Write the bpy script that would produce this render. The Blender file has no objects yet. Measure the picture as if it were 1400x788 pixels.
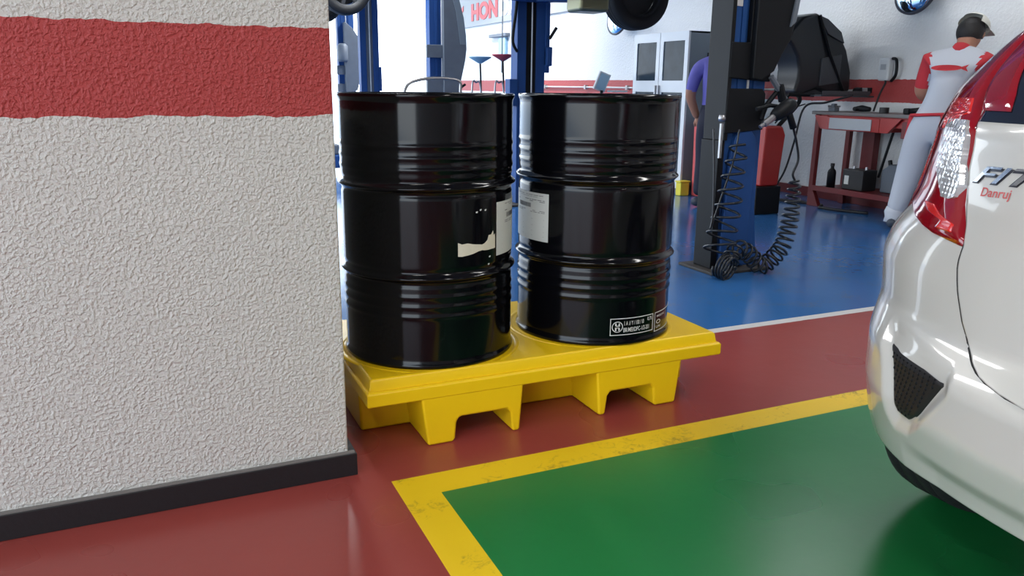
import bpy, bmesh, math, random
import numpy as np
from mathutils import Vector, Matrix
random.seed(7)
PI = math.pi
SC = bpy.context.scene
COL = SC.collection

# ------------------------------------------------------------------ camera
# world: +X runs away to the right along the yellow pallet, +Y away to the left, camera above the origin
F_PX, PITCH, ROLL, HCAM, ALPHA = 1090.518, 0.248842, 0.0109398, 1.10329, 1.143586
def wxy(v):
    s, c = math.sin(ALPHA), math.cos(ALPHA)
    return Vector((v[0]*s+v[1]*c, -v[0]*c+v[1]*s, v[2]))
_f = Vector((0, math.cos(PITCH), -math.sin(PITCH))); _u = Vector((0, math.sin(PITCH), math.cos(PITCH))); _r = Vector((1, 0, 0))
_r2 = _r*math.cos(ROLL)+_u*math.sin(ROLL); _u2 = -_r*math.sin(ROLL)+_u*math.cos(ROLL)
cx_, cy_, cz_ = wxy(_r2), wxy(_u2), -wxy(_f)
camd = bpy.data.cameras.new('camera'); cam = bpy.data.objects.new('camera', camd); COL.objects.link(cam)
cam.matrix_world = Matrix(((cx_.x, cy_.x, cz_.x, 0), (cx_.y, cy_.y, cz_.y, 0), (cx_.z, cy_.z, cz_.z, HCAM), (0, 0, 0, 1)))
camd.sensor_width = 36; camd.sensor_fit = 'HORIZONTAL'; camd.lens = F_PX/1400*36; camd.clip_start = .02; camd.clip_end = 200
SC.camera = cam

# ------------------------------------------------------------------ world, lights, exposure
SC.view_settings.view_transform = 'Standard'; SC.view_settings.look = 'None'
SC.view_settings.exposure = -0.18; SC.view_settings.gamma = 1; SC.view_settings.use_curve_mapping = False
SC.cycles.max_bounces = 6
SC.cycles.sample_clamp_indirect = 6
w = bpy.data.worlds.new('world'); SC.world = w; w.use_nodes = True
nt = w.node_tree; bg = nt.nodes['Background']
SKY = 6.0
bg.inputs['Strength'].default_value = SKY
tc = nt.nodes.new('ShaderNodeTexCoord'); sp = nt.nodes.new('ShaderNodeSeparateXYZ'); rp = nt.nodes.new('ShaderNodeValToRGB')
nt.links.new(tc.outputs['Generated'], sp.inputs[0]); nt.links.new(sp.outputs['Z'], rp.inputs[0]); nt.links.new(rp.outputs[0], bg.inputs['Color'])
rp.color_ramp.elements[0].color = (.86, .94, 1, 1); rp.color_ramp.elements[1].color = (.45, .68, 1, 1)

def area(name, loc, size, power, col=(1, 1, 1), rot=(0, 0, 0)):
    d = bpy.data.lights.new(name, 'AREA'); d.shape = 'RECTANGLE'; d.size, d.size_y = size; d.energy = power; d.color = col
    o = bpy.data.objects.new(name, d); COL.objects.link(o); o.location = loc; o.rotation_euler = rot
    return o
# fluorescent rows under the ceiling, the far end boosted to whiten the far wall
area('tube_light', (-1.2, -1.0, 3.55), (.25, 2.4), 62, (1, .97, .92))
area('tube_light', (1.4, -1.2, 3.55), (.25, 2.4), 62, (1, .97, .92))
area('tube_light', (3.6, 1.6, 3.55), (.25, 2.4), 60, (1, .98, .95))
area('tube_light', (.6, 4.6, 3.55), (.25, 2.4), 45, (1, .98, .95))
area('tube_light', (5.2, 5.2, 3.55), (.25, 2.4), 60, (.92, .96, 1))
area('tube_light', (2.2, 9.5, 3.55), (.25, 2.4), 260, (.92, .96, 1))
area('tube_light', (4.6, 13.0, 3.55), (.25, 2.4), 260, (.92, .96, 1))  # extra lamp, added only to brighten the far wall

# ------------------------------------------------------------------ materials
def mat(name, col, rough=.5, metal=0, coat=0, bump=0, bscale=40, spec=.5, var=0, vscale=6, trans=0, ior=1.45, emit=None, alpha=1):
    m = bpy.data.materials.new(name); m.use_nodes = True; n = m.node_tree; b = n.nodes['Principled BSDF']
    def S(k, v):
        if k in b.inputs: b.inputs[k].default_value = v
    S('Base Color', (*col, 1)); S('Roughness', rough); S('Metallic', metal); S('Coat Weight', coat); S('Coat Roughness', .04)
    S('Specular IOR Level', spec); S('Transmission Weight', trans); S('IOR', ior)
    if emit: S('Emission Color', (*emit[0], 1)); S('Emission Strength', emit[1])
    t = n.nodes.new('ShaderNodeTexCoord')
    if var or bump:
        no = n.nodes.new('ShaderNodeTexNoise'); no.inputs['Scale'].default_value = vscale; no.inputs['Detail'].default_value = 5
        n.links.new(t.outputs['Object'], no.inputs['Vector'])
        mx = n.nodes.new('ShaderNodeMix'); mx.data_type = 'RGBA'
        mx.inputs[6].default_value = (*[c*(1-var) for c in col], 1); mx.inputs[7].default_value = (*[min(1, c*(1+var)) for c in col], 1)
        n.links.new(no.outputs[0], mx.inputs[0]); n.links.new(mx.outputs[2], b.inputs['Base Color'])
    if bump:
        nb = n.nodes.new('ShaderNodeTexNoise'); nb.inputs['Scale'].default_value = bscale; nb.inputs['Detail'].default_value = 3
        n.links.new(t.outputs['Object'], nb.inputs['Vector'])
        bp = n.nodes.new('ShaderNodeBump'); bp.inputs['Strength'].default_value = bump; bp.inputs['Distance'].default_value = .004
        n.links.new(nb.outputs[0], bp.inputs['Height']); n.links.new(bp.outputs[0], b.inputs['Normal'])
    return m

def stucco(name, z0, z1, scale=75, strength=1.0, dist=.006, white=(.56, .55, .515)):
    """rough plaster with a painted red band between two heights"""
    m = bpy.data.materials.new(name); m.use_nodes = True; n = m.node_tree; b = n.nodes['Principled BSDF']; L = n.links.new
    g = n.nodes.new('ShaderNodeNewGeometry'); s = n.nodes.new('ShaderNodeSeparateXYZ'); L(g.outputs['Position'], s.inputs[0])
    e = n.nodes.new('ShaderNodeTexNoise'); e.inputs['Scale'].default_value = 22; e.inputs['Detail'].default_value = 4; L(g.outputs['Position'], e.inputs['Vector'])
    ma = n.nodes.new('ShaderNodeMath'); ma.operation = 'MULTIPLY_ADD'; ma.inputs[1].default_value = .018; L(e.outputs[0], ma.inputs[0]); L(s.outputs['Z'], ma.inputs[2])
    a = n.nodes.new('ShaderNodeMath'); a.operation = 'GREATER_THAN'; a.inputs[1].default_value = z0+.009; L(ma.outputs[0], a.inputs[0])
    c = n.nodes.new('ShaderNodeMath'); c.operation = 'LESS_THAN'; c.inputs[1].default_value = z1+.009; L(ma.outputs[0], c.inputs[0])
    d = n.nodes.new('ShaderNodeMath'); d.operation = 'MULTIPLY'; L(a.outputs[0], d.inputs[0]); L(c.outputs[0], d.inputs[1])
    mx = n.nodes.new('ShaderNodeMix'); mx.data_type = 'RGBA'; mx.inputs[6].default_value = (*white, 1); mx.inputs[7].default_value = (.37, .040, .038, 1)
    L(d.outputs[0], mx.inputs[0]); L(mx.outputs[2], b.inputs['Base Color']); b.inputs['Roughness'].default_value = .6
    n1 = n.nodes.new('ShaderNodeTexNoise'); n1.inputs['Scale'].default_value = scale; n1.inputs['Detail'].default_value = 2.5; n1.inputs['Distortion'].default_value = .25
    L(g.outputs['Position'], n1.inputs['Vector'])
    r = n.nodes.new('ShaderNodeValToRGB'); r.color_ramp.elements[0].position = .42; r.color_ramp.elements[1].position = .66; L(n1.outputs[0], r.inputs[0])
    bp = n.nodes.new('ShaderNodeBump'); bp.inputs['Strength'].default_value = strength; bp.inputs['Distance'].default_value = dist
    L(r.outputs[0], bp.inputs['Height']); L(bp.outputs[0], b.inputs['Normal'])
    return m

def epoxy(name, col, rough=.22, scuff=0.0, dirt=(.03, .02, .012), wave=.05, spec=.5):
    m = bpy.data.materials.new(name); m.use_nodes = True; n = m.node_tree; b = n.nodes['Principled BSDF']; L = n.links.new
    g = n.nodes.new('ShaderNodeNewGeometry')
    n0 = n.nodes.new('ShaderNodeTexNoise'); n0.inputs['Scale'].default_value = 1.6; n0.inputs['Detail'].default_value = 2; L(g.outputs['Position'], n0.inputs['Vector'])
    mx = n.nodes.new('ShaderNodeMix'); mx.data_type = 'RGBA'
    mx.inputs[6].default_value = (*[c*.84 for c in col], 1); mx.inputs[7].default_value = (*[c*1.14 for c in col], 1); L(n0.outputs[0], mx.inputs[0])
    out = mx.outputs[2]
    if scuff:
        n1 = n.nodes.new('ShaderNodeTexNoise'); n1.inputs['Scale'].default_value = 26; n1.inputs['Detail'].default_value = 10; n1.inputs['Roughness'].default_value = .75
        n1.inputs['Distortion'].default_value = 1.2; L(g.outputs['Position'], n1.inputs['Vector'])
        n2 = n.nodes.new('ShaderNodeTexNoise'); n2.inputs['Scale'].default_value = 5; n2.inputs['Detail'].default_value = 4; L(g.outputs['Position'], n2.inputs['Vector'])
        mu = n.nodes.new('ShaderNodeMath'); mu.operation = 'MULTIPLY'; L(n1.outputs[0], mu.inputs[0]); L(n2.outputs[0], mu.inputs[1])
        r = n.nodes.new('ShaderNodeValToRGB'); r.color_ramp.elements[0].position = .29; r.color_ramp.elements[1].position = .42
        r.color_ramp.elements[1].color = (scuff, scuff, scuff, 1); L(mu.outputs[0], r.inputs[0])
        m2 = n.nodes.new('ShaderNodeMix'); m2.data_type = 'RGBA'; m2.inputs[7].default_value = (*dirt, 1); L(out, m2.inputs[6]); L(r.outputs[0], m2.inputs[0]); out = m2.outputs[2]
    L(out, b.inputs['Base Color'])
    rr = n.nodes.new('ShaderNodeMapRange'); rr.inputs[3].default_value = rough*.7; rr.inputs[4].default_value = rough*1.4; L(n0.outputs[0], rr.inputs[0]); L(rr.outputs[0], b.inputs['Roughness'])
    b.inputs['Specular IOR Level'].default_value = spec
    nb = n.nodes.new('ShaderNodeTexNoise'); nb.inputs['Scale'].default_value = 9; nb.inputs['Detail'].default_value = 3; L(g.outputs['Position'], nb.inputs['Vector'])
    bp = n.nodes.new('ShaderNodeBump'); bp.inputs['Strength'].default_value = wave; bp.inputs['Distance'].default_value = .02; L(nb.outputs[0], bp.inputs['Height']); L(bp.outputs[0], b.inputs['Normal'])
    return m

M = dict(
    stucco_near=stucco('stucco_near', 1.022, 1.238, 105, .75, .0038),
    stucco_far=stucco('stucco_far', .985, 1.195, 45, .5, .004, (.68, .68, .67)),
    plaster=mat('plaster', (.5, .5, .48), .8), ceiling=mat('ceiling_paint', (.32, .32, .31), .8),
    red_floor=epoxy('red_epoxy', (.27, .046, .038), .28), green_floor=epoxy('green_epoxy', (.010, .175, .042), .28),
    blue_floor=epoxy('blue_epoxy', (.032, .135, .36), .16, .45, (.10, .13, .16)), yellow_line=epoxy('yellow_line_paint', (.78, .52, .012), .35, .8, (.20, .13, .02)),
    white_line=epoxy('white_line_paint', (.6, .6, .58), .35, .2, (.3, .3, .3)), paving=epoxy('pale_paving', (.55, .56, .58), .5),
    skirting=mat('black_skirting', (.012, .012, .014), .45, bump=.3, bscale=60), edge_grey=mat('grey_sealant', (.16, .15, .14), .7),
    drum=mat('gloss_black_paint', (.0025, .0026, .004), .12, spec=.38, var=.2), label=mat('label_paper', (.62, .64, .62), .6, var=.05), ink=mat('label_ink', (.12, .12, .13), .7),
    torn=mat('torn_paper', (.66, .62, .50), .8, bump=.6, bscale=60, var=.1, vscale=30), stencil=mat('white_stencil_ink', (.62, .62, .62), .6), zinc=mat('zinc_plug', (.4, .4, .42), .35, metal=1),
    pallet=mat('yellow_polyethylene', (.84, .54, .005), .38, bump=.08, bscale=25, var=.06),
    white_paint=mat('white_car_paint', (.52, .508, .468), .24, coat=.8), black_plastic=mat('black_plastic', (.012, .012, .014), .45), seam=mat('dark_seam', (.01, .01, .01), .7),
    red_lens=mat('red_lens', (.25, .003, .010), .08, coat=1), red_bright=mat('red_reflector', (.62, .015, .012), .18, coat=1),
    clear_lens=mat('clear_lens', (.60, .60, .61), .12, metal=.55, coat=1), car_glass=mat('dark_rear_glass', (.008, .01, .018), .05, coat=1), chrome=mat('chrome', (.62, .63, .66), .12, metal=1),
    badge_dark=mat('badge_dark', (.06, .065, .08), .25, metal=.6), dealer=mat('dealer_sticker', (.55, .10, .10), .5), tyre=mat('tyre_rubber', (.014, .014, .015), .7, bump=.5, bscale=60), alloy=mat('alloy_wheel', (.42, .43, .45), .3, metal=.9),
    lift_blue=mat('blue_lift_paint', (.016, .065, .22), .55, spec=.3, var=.15), lift_dark=mat('blackened_steel', (.006, .007, .009), .5, spec=.22, var=.3), lift_grey=mat('grey_steel', (.12, .14, .17), .5, var=.2),
    plate=mat('dirty_base_plate', (.05, .045, .04), .6, var=.5, vscale=14), rubber=mat('black_hose', (.012, .014, .018), .3), sticker=mat('lift_sticker_highlight', (.5, .5, .52), .6),
    cab_white=mat('cabinet_white', (.66, .69, .72), .35), cab_side=mat('cabinet_side', (.17, .21, .25), .4), cab_glass=mat('cabinet_glass', (.022, .035, .05), .15, spec=.15, var=.6, vscale=8), shelf_item=mat('stock_boxes', (.32, .36, .42), .6, var=.5, vscale=20),
    red_paint=mat('red_enamel', (.30, .018, .016), .35, var=.15), dark_red=mat('dark_red_enamel', (.13, .012, .014), .45, var=.3), bench_top=mat('worn_bench_top', (.13, .115, .11), .35, var=.4), grey_drawer=mat('grey_drawer', (.36, .38, .40), .45),
    bin_red=mat('faded_red_bin', (.62, .10, .10), .5), bag=mat('white_bag', (.78, .80, .82), .5, bump=1, bscale=14), yellow_box=mat('yellow_box', (.72, .62, .05), .5),
    hood=mat('black_hood', (.016, .018, .022), .35), hood_in=mat('hood_inner', (.06, .065, .075), .4),
    mirror=mat('convex_mirror', (.62, .80, .95), .03, metal=1), mirror_rim=mat('mirror_rim', (.05, .05, .07), .5), pipe=mat('pale_pipe', (.5, .48, .46), .5), cable=mat('black_cable', (.01, .01, .012), .5),
    white_dev=mat('white_device', (.60, .62, .63), .4), screen=mat('tablet_screen', (.35, .55, .68), .2), blue_pan=mat('pale_blue_pan', (.25, .42, .55), .4), red_pan=mat('dull_red_pan', (.45, .05, .07), .4),
    shirt_white=mat('white_uniform', (.46, .48, .53), .8, bump=.5, bscale=12), shirt_red=mat('red_uniform', (.45, .025, .035), .8, bump=.4, bscale=14), skin=mat('skin', (.36, .17, .11), .55), hair=mat('hair', (.012, .010, .010), .6, bump=.6, bscale=80),
    cap=mat('white_cap', (.68, .67, .60), .7), purple=mat('purple_shirt', (.13, .12, .42), .85, bump=.4, bscale=12), navy=mat('navy_trousers', (.012, .014, .03), .85), shoe=mat('shoe', (.03, .04, .06), .5),
    sign_grey=mat('grey_sign', (.36, .37, .37), .6), sign_red=mat('sign_red', (.55, .04, .05), .5), sign_white=mat('sign_white', (.85, .85, .85), .5),
    car_blue=mat('dark_blue_car_paint', (.010, .02, .07), .25, coat=1), under=mat('underbody', (.02, .022, .026), .6, var=.4), muffler=mat('muffler', (.22, .22, .14), .4, metal=.7),
    lamp_body=mat('lamp_body', (.7, .7, .7), .5), tube=mat('lit_tube', (.9, .9, .9), .5, emit=((1, .98, .95), 4)),
)

# ------------------------------------------------------------------ helpers
def obj(name, bm_or_me, m, parent=None, smooth=False, bevel=0, seg=2, sub=0):
    if isinstance(bm_or_me, bmesh.types.BMesh):
        me = bpy.data.meshes.new(name); bmesh.ops.recalc_face_normals(bm_or_me, faces=bm_or_me.faces[:]); bm_or_me.to_mesh(me); bm_or_me.free()
    else: me = bm_or_me
    for mm in (m if isinstance(m, (list, tuple)) else [m]): me.materials.append(mm)
    o = bpy.data.objects.new(name, me); COL.objects.link(o)
    if parent: o.parent = parent
    if smooth:
        for p in me.polygons: p.use_smooth = True
    if bevel:
        b = o.modifiers.new('bevel', 'BEVEL'); b.width = bevel; b.segments = seg; b.limit_method = 'ANGLE'; b.angle_limit = .6
        for p in me.polygons: p.use_smooth = True
        b.harden_normals = True
    if sub:
        s = o.modifiers.new('sub', 'SUBSURF'); s.levels = s.render_levels = sub
    return o
def tag(o, label, cat, group=None):
    o['label'] = label; o['category'] = cat
    if group: o['group'] = group
    return o
def thing(name, label, cat, loc=(0, 0, 0), rz=0, group=None):
    o = bpy.data.objects.new(name, None); COL.objects.link(o); o.location = loc; o.rotation_euler = (0, 0, rz); o.empty_display_size = .1
    return tag(o, label, cat, group)
def struct(name, bm, m, parent=None, **k):
    o = obj(name, bm, m, parent, **k)
    if not parent: o['kind'] = 'structure'
    return o
def dup(root, loc, rz=None, label=None):
    r = root.copy(); COL.objects.link(r); r.location = loc
    if rz is not None: r.rotation_euler = (0, 0, rz)
    if label: r['label'] = label
    for ch in list(root.children):
        c = ch.copy(); COL.objects.link(c); c.parent = r
        for g in list(ch.children):
            d = g.copy(); COL.objects.link(d); d.parent = c
    return r
def box(bm, a, b, mi=0, M4=None):
    vs = [bm.verts.new(Vector((x, y, z)) if M4 is None else M4 @ Vector((x, y, z))) for x in (a[0], b[0]) for y in (a[1], b[1]) for z in (a[2], b[2])]
    for f in ((0, 1, 3, 2), (4, 6, 7, 5), (0, 4, 5, 1), (2, 3, 7, 6), (0, 2, 6, 4), (1, 5, 7, 3)):
        fc = bm.faces.new([vs[i] for i in f]); fc.material_index = mi
    return bm
def B(*bs):
    bm = bmesh.new()
    for a, b in bs: box(bm, a, b)
    return bm
def frame(d):
    d = Vector(d).normalized(); a = Vector((0, 0, 1)) if abs(d.z) < .9 else Vector((1, 0, 0))
    x = d.cross(a).normalized(); return x, d.cross(x).normalized(), d
def tube(bm, pts, r, n=8, caps=True):
    pts = [Vector(p) for p in pts]; rs = r if isinstance(r, (list, tuple)) else [r]*len(pts)
    rings = []; px = None
    for i, p in enumerate(pts):
        d = (pts[min(i+1, len(pts)-1)]-pts[max(i-1, 0)])
        if d.length < 1e-9: d = Vector((0, 0, 1))
        d.normalize()
        if px is None: px = frame(d)[0]
        x = (px-d*px.dot(d))
        x = x.normalized() if x.length > 1e-5 else frame(d)[0]
        px = x; y = d.cross(x)
        rings.append([bm.verts.new(p+(x*math.cos(2*PI*k/n)+y*math.sin(2*PI*k/n))*rs[i]) for k in range(n)])
    for i in range(len(rings)-1):
        for k in range(n): bm.faces.new((rings[i][k], rings[i][(k+1) % n], rings[i+1][(k+1) % n], rings[i+1][k]))
    if caps: bm.faces.new(rings[0][::-1]); bm.faces.new(rings[-1])
    return bm
def T(pts, r, n=8): return tube(bmesh.new(), pts, r, n)
def lathe(prof, n=48, bm=None, mat4=None, close=False):
    bm = bm or bmesh.new(); rings = []
    for r, z in prof:
        rings.append([bm.verts.new((mat4 or Matrix()) @ Vector((r*math.cos(2*PI*k/n), r*math.sin(2*PI*k/n), z))) for k in range(n)] if r > 1e-6 else [bm.verts.new((mat4 or Matrix()) @ Vector((0, 0, z)))])
    pr = list(zip(rings, rings[1:]+([rings[0]] if close else [])))[:len(rings) if close else len(rings)-1]
    for a, b in pr:
        for k in range(n):
            k2 = (k+1) % n
            if len(a) == 1 and len(b) == 1: continue
            if len(a) == 1: bm.faces.new((a[0], b[k], b[k2]))
            elif len(b) == 1: bm.faces.new((a[k], a[k2], b[0]))
            else: bm.faces.new((a[k], a[k2], b[k2], b[k]))
    return bm
def prism(poly, axis, a, b, bm=None):
    """poly in the two other axes (in xyz order), extruded along axis from a to b"""
    bm = bm or bmesh.new()
    def P(p, t):
        c = list(p); c.insert(axis, t); return bm.verts.new(c)
    A = [P(p, a) for p in poly]; C = [P(p, b) for p in poly]; n = len(poly)
    bm.faces.new(A); bm.faces.new(C[::-1])
    for i in range(n): bm.faces.new((A[i], A[(i+1) % n], C[(i+1) % n], C[i]))
    return bm
def smooth_path(pts, n=8):
    pts = [Vector(p) for p in pts]; out = []
    for i in range(len(pts)-1):
        p0, p1, p2, p3 = pts[max(i-1, 0)], pts[i], pts[i+1], pts[min(i+2, len(pts)-1)]
        for k in range(n):
            t = k/n; out.append(.5*((2*p1)+(-p0+p2)*t+(2*p0-5*p1+4*p2-p3)*t*t+(-p0+3*p1-3*p2+p3)*t**3))
    return out+[pts[-1]]
def text_mesh(s, size=1, shear=0, offset=0, extrude=.0, subdiv=0):
    cu = bpy.data.curves.new('txt', 'FONT'); cu.body = s; cu.size = size; cu.shear = shear; cu.offset = offset; cu.extrude = extrude; cu.resolution_u = 4
    o = bpy.data.objects.new('txt', cu); COL.objects.link(o); dg = bpy.context.evaluated_depsgraph_get()
    me = bpy.data.meshes.new_from_object(o.evaluated_get(dg)); bpy.data.objects.remove(o)
    bm = bmesh.new(); bm.from_mesh(me)
    if subdiv: bmesh.ops.subdivide_edges(bm, edges=bm.edges[:], cuts=subdiv, use_grid_fill=True); bmesh.ops.triangulate(bm, faces=bm.faces[:])
    xs = [v.co.x for v in bm.verts]; ys = [v.co.y for v in bm.verts]
    return bm, (min(xs), max(xs), min(ys), max(ys))

# ------------------------------------------------------------------ SETTING
FX0, FX1, FY0, FY1 = -5., 6.4, -7., 17.6  # positions from here on mostly back-projected from image pixels, kept as plain numbers
def floor():
    bm = bmesh.new()
    def q(x0, x1, y0, y1, mi):
        f = bm.faces.new([bm.verts.new(p) for p in ((x0, y0, 0), (x1, y0, 0), (x1, y1, 0), (x0, y1, 0))]); f.material_index = mi
    # 0 red 1 green 2 blue 3 yellow 4 white 5 paving
    A, A2, Bx, C, D = .551, .662, 5.2, 1.915, 2.030      # yellow frame of the green bay
    E0, E1 = -1.35, -1.24
    q(FX0, A, FY0, 2.83, 0); q(A, FX1, D, 2.83, 0); q(A, FX1, FY0, E0, 0); q(Bx+.11, FX1, E0, D, 0)
    q(A, A2, E0, D, 3); q(A2, Bx, C, D, 3); q(A2, Bx, E0, E1, 3); q(Bx, Bx+.11, E0, D, 3)
    q(A2, Bx, E1, C, 1)
    q(FX0, FX1, 2.83, 2.885, 4); q(FX0, FX1, 2.885, FY1, 2); q(-30, 40, FY1, 60, 5); q(-30, FX0, FY0, FY1, 5)
    return bm
struct('floor', floor(), [M['red_floor'], M['green_floor'], M['blue_floor'], M['yellow_line'], M['white_line'], M['paving']])
struct('wall_left', B(((-5, 2.125, -.0), (.452, 3.0, 3.7))), M['stucco_near'], bevel=.006)
struct('baseboard_left', B(((-5, 2.108, 0), (.474, 2.125, .068)), ((.452, 2.125, 0), (.474, 3.0, .068))), M['skirting'], bevel=.002)
struct('trim_1', B(((-5, 2.112, .068), (.468, 2.125, .0725))), M['edge_grey'])
struct('wall_right', B(((6.35, -7, 0), (6.55, 17.6, 3.7))), M['stucco_far'])
struct('baseboard_right', B(((6.325, -7, 0), (6.35, 17.6, .1))), M['dark_red'], bevel=.003)
struct('wall_back', B(((-5, -7.2, 0), (6.55, -7, 3.7))), M['plaster'])
struct('ceiling', B(((-5, -7.2, 3.7), (6.55, 17.6, 3.85))), M['ceiling'])

tl = thing('ceiling_light', 'fluorescent ceiling light over the car bay', 'ceiling light', (-1.2, -1, 3.7), 0, 'fluorescent ceiling lights')
obj('housing', B(((-.16, -1.25, -.06), (.16, 1.25, 0))), M['lamp_body'], tl, bevel=.01)
for s in (-.07, .07): obj('tube', T([(s, -1.2, -.085), (s, 1.2, -.085)], .016, 10), M['tube'], tl)
for p in ((1.4, -1.2, 3.7), (3.6, 1.6, 3.7), (.6, 4.6, 3.7), (5.2, 5.2, 3.7), (2.2, 9.5, 3.7), (4.6, 13.0, 3.7)): dup(tl, p)  # last fixture goes with the lamp added for the far wall

# ------------------------------------------------------------------ DRUMS
def drum_profile():
    H = .88; R = .284; pts = [(0, .022), (.27, .022), (.278, .0), (.288, 0), (.2905, .006), (.288, .014), (R, .022)]
    z = .03
    while z < H-.03:
        r = R
        for c in (.175, .208, .241, .648, .684, .720):
            r += .0026*math.exp(-((z-c)/.0075)**2)
        for c in (.302, .590): r += .0115*math.exp(-((z-c)/.0085)**2)-.003*math.exp(-((z-c-.02)/.008)**2)-.003*math.exp(-((z-c+.02)/.008)**2)
        pts.append((r, z)); z += .0035
    pts += [(R, H-.022), (.288, H-.014), (.2905, H-.006), (.288, H), (.280, H), (.274, H-.004), (.270, H-.02), (.262, H-.024), (0, H-.024)]
    return pts
def drum(x, y, label):
    t = thing('steel_drum', label, 'drum', (x, y, .240), 0, None); t.scale = (.982, .982, .952)  # drum shrunk and moved toward the camera, height squashed by its own factor
    obj('barrel', lathe(drum_profile(), 128), M['drum'], t, smooth=True)
    for (a, r, rr) in ((.6, .2, .036), (3.75, .2, .022)):
        c = Matrix.Translation((r*math.cos(a), r*math.sin(a), .856)); obj('bung', lathe([(rr, 0), (rr, .008), (rr*.8, .012), (rr*.5, .012), (rr*.45, .006), (0, .006)], 20, mat4=c), M['zinc'], t, smooth=True)
    return t
def wrap(bm, R, fa, fz):
    for v in bm.verts:
        a = fa(v.co.x); z = fz(v.co.y); r = R+v.co.z; v.co = Vector((r*math.cos(a), r*math.sin(a), z))
    return bm
def rect_patch(R, a0, a1, z0, z1, n=16, th=.0006, nz=1):
    bm = bmesh.new(); g = []
    for i in range(n+1):
        a = math.radians(a0+(a1-a0)*i/n); g.append([[bm.verts.new((rr*math.cos(a), rr*math.sin(a), z0+(z1-z0)*j/nz)) for rr in (R, R+th)] for j in range(nz+1)])
    for i in range(n):
        for j in range(nz):
            for k in (0, 1): bm.faces.new((g[i][j][k], g[i+1][j][k], g[i+1][j+1][k], g[i][j+1][k]))
        bm.faces.new((g[i][0][0], g[i][0][1], g[i+1][0][1], g[i+1][0][0])); bm.faces.new((g[i][nz][0], g[i][nz][1], g[i+1][nz][1], g[i+1][nz][0]))
    for i in (0, n):
        for j in range(nz): bm.faces.new((g[i][j][0], g[i][j][1], g[i][j+1][1], g[i][j+1][0]))
    return bm
def poly_patch(R, P, th=.0008):   # P: list of (angle, zlow, zhigh)
    bm = bmesh.new(); g = []
    for a, z0, z1 in P:
        a = math.radians(a); g.append([bm.verts.new((rr*math.cos(a), rr*math.sin(a), z)) for rr in (R, R+th) for z in (z0, z1)])
    for i in range(len(g)-1):
        for k in ((0, 1), (2, 3), (0, 2), (1, 3)): bm.faces.new((g[i][k[0]], g[i+1][k[0]], g[i+1][k[1]], g[i][k[1]]))
    bm.faces.new([g[0][i] for i in (0, 1, 3, 2)]); bm.faces.new([g[-1][i] for i in (0, 1, 3, 2)])
    return bm
def text_on(t, s, a0, a1, z0, z1, m, name, R=.2858, parent=None, off=.0):
    bm, (x0, x1, y0, y1) = text_mesh(s, 1, offset=off, subdiv=1)
    wrap(bm, R, lambda x: math.radians(a0+(a1-a0)*(x-x0)/(x1-x0)), lambda y: z0+(z1-z0)*(y-y0)/(y1-y0))
    return obj(name, bm, m, parent or t)
def paper_label(t, a0, a1, z0, z1):
    l = obj('paper_label', rect_patch(.2847, a0, a1, z0, z1), M['label'], t, smooth=False)
    bm = bmesh.new(); rnd = random.Random(3)
    def bar(u0, u1, w0, w1):
        p = rect_patch(.2855, a0+(a1-a0)*u0, a0+(a1-a0)*u1, z1-(z1-z0)*w1, z1-(z1-z0)*w0, 3, .0002); me = bpy.data.meshes.new('t'); p.to_mesh(me); p.free(); bm.from_mesh(me)
    for row, (h, s) in enumerate(((.05, .010), (.085, .006), (.145, .012), (.175, .012), (.37, .01), (.40, .01))):
        u = .16
        while u < .9:
            l2 = rnd.uniform(.03, .12)
            if rnd.random() < .75: bar(u, min(.93, u+l2), h, h+s)
            u += l2+.02
    u = .2
    while u < .62:
        bwd = rnd.choice((.006, .01, .015)); bar(u, u+bwd, .23, .32); u += bwd+rnd.choice((.006, .01))
    for h in (.55, .68, .80, .9): bar(.1, .92, h, h+.0035)
    obj('printed_text', bm, M['ink'], l)
dl = drum(.833, 2.512, 'gloss black steel drum nearest the stucco wall, with a torn paper scrap')
paper_label(dl, -58.5, 8, .357, .535)
tr = [(-89.7, .3735, .4180), (-87, .372, .412), (-83, .3745, .414), (-79, .378, .409), (-75, .384, .4065), (-72, .386, .4045), (-70, .384, .4075), (-67.5, .3835, .4165), (-66.4, .3835, .4320), (-64, .3845, .4330), (-62.3, .3845, .4440), (-61.6, .3850, .4280), (-60.4, .3855, .4330), (-60.2, .386, .418)]
obj('torn_paper', poly_patch(.2850, tr), M['torn'], dl)
for a, z in ((-77, .512), (-74, .518), (-70, .516), (-66, .36), (-67, .335)):
    obj('paint_fleck', poly_patch(.2848, [(a, z-.002, z+.001), (a+.7, z-.003, z+.003), (a+1.4, z, z+.003)]), M['label'], dl)
dr = drum(1.469, 2.503, 'gloss black steel drum farther from the stucco wall, with boxed white stencil markings')
paper_label(dr, 158, 205.6, .362, .535)
def stencil_frame(a0, a1, z0, z1, th=.0028):
    bm = bmesh.new(); da = math.degrees(th/.285)
    for q in ((a0, a1, z0, z0+th), (a0, a1, z1-th, z1), (a0, a0+da, z0, z1), (a1-da, a1, z0, z1)):
        p = rect_patch(.2846, *q, 14, .0006); me = bpy.data.meshes.new('t'); p.to_mesh(me); p.free(); bm.from_mesh(me)
    return bm
obj('stencil_frame', stencil_frame(-107, -70, .036, .100), M['stencil'], dr)
obj('stencil_frame', stencil_frame(-68, -26, .026, .100), M['stencil'], dr)
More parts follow.
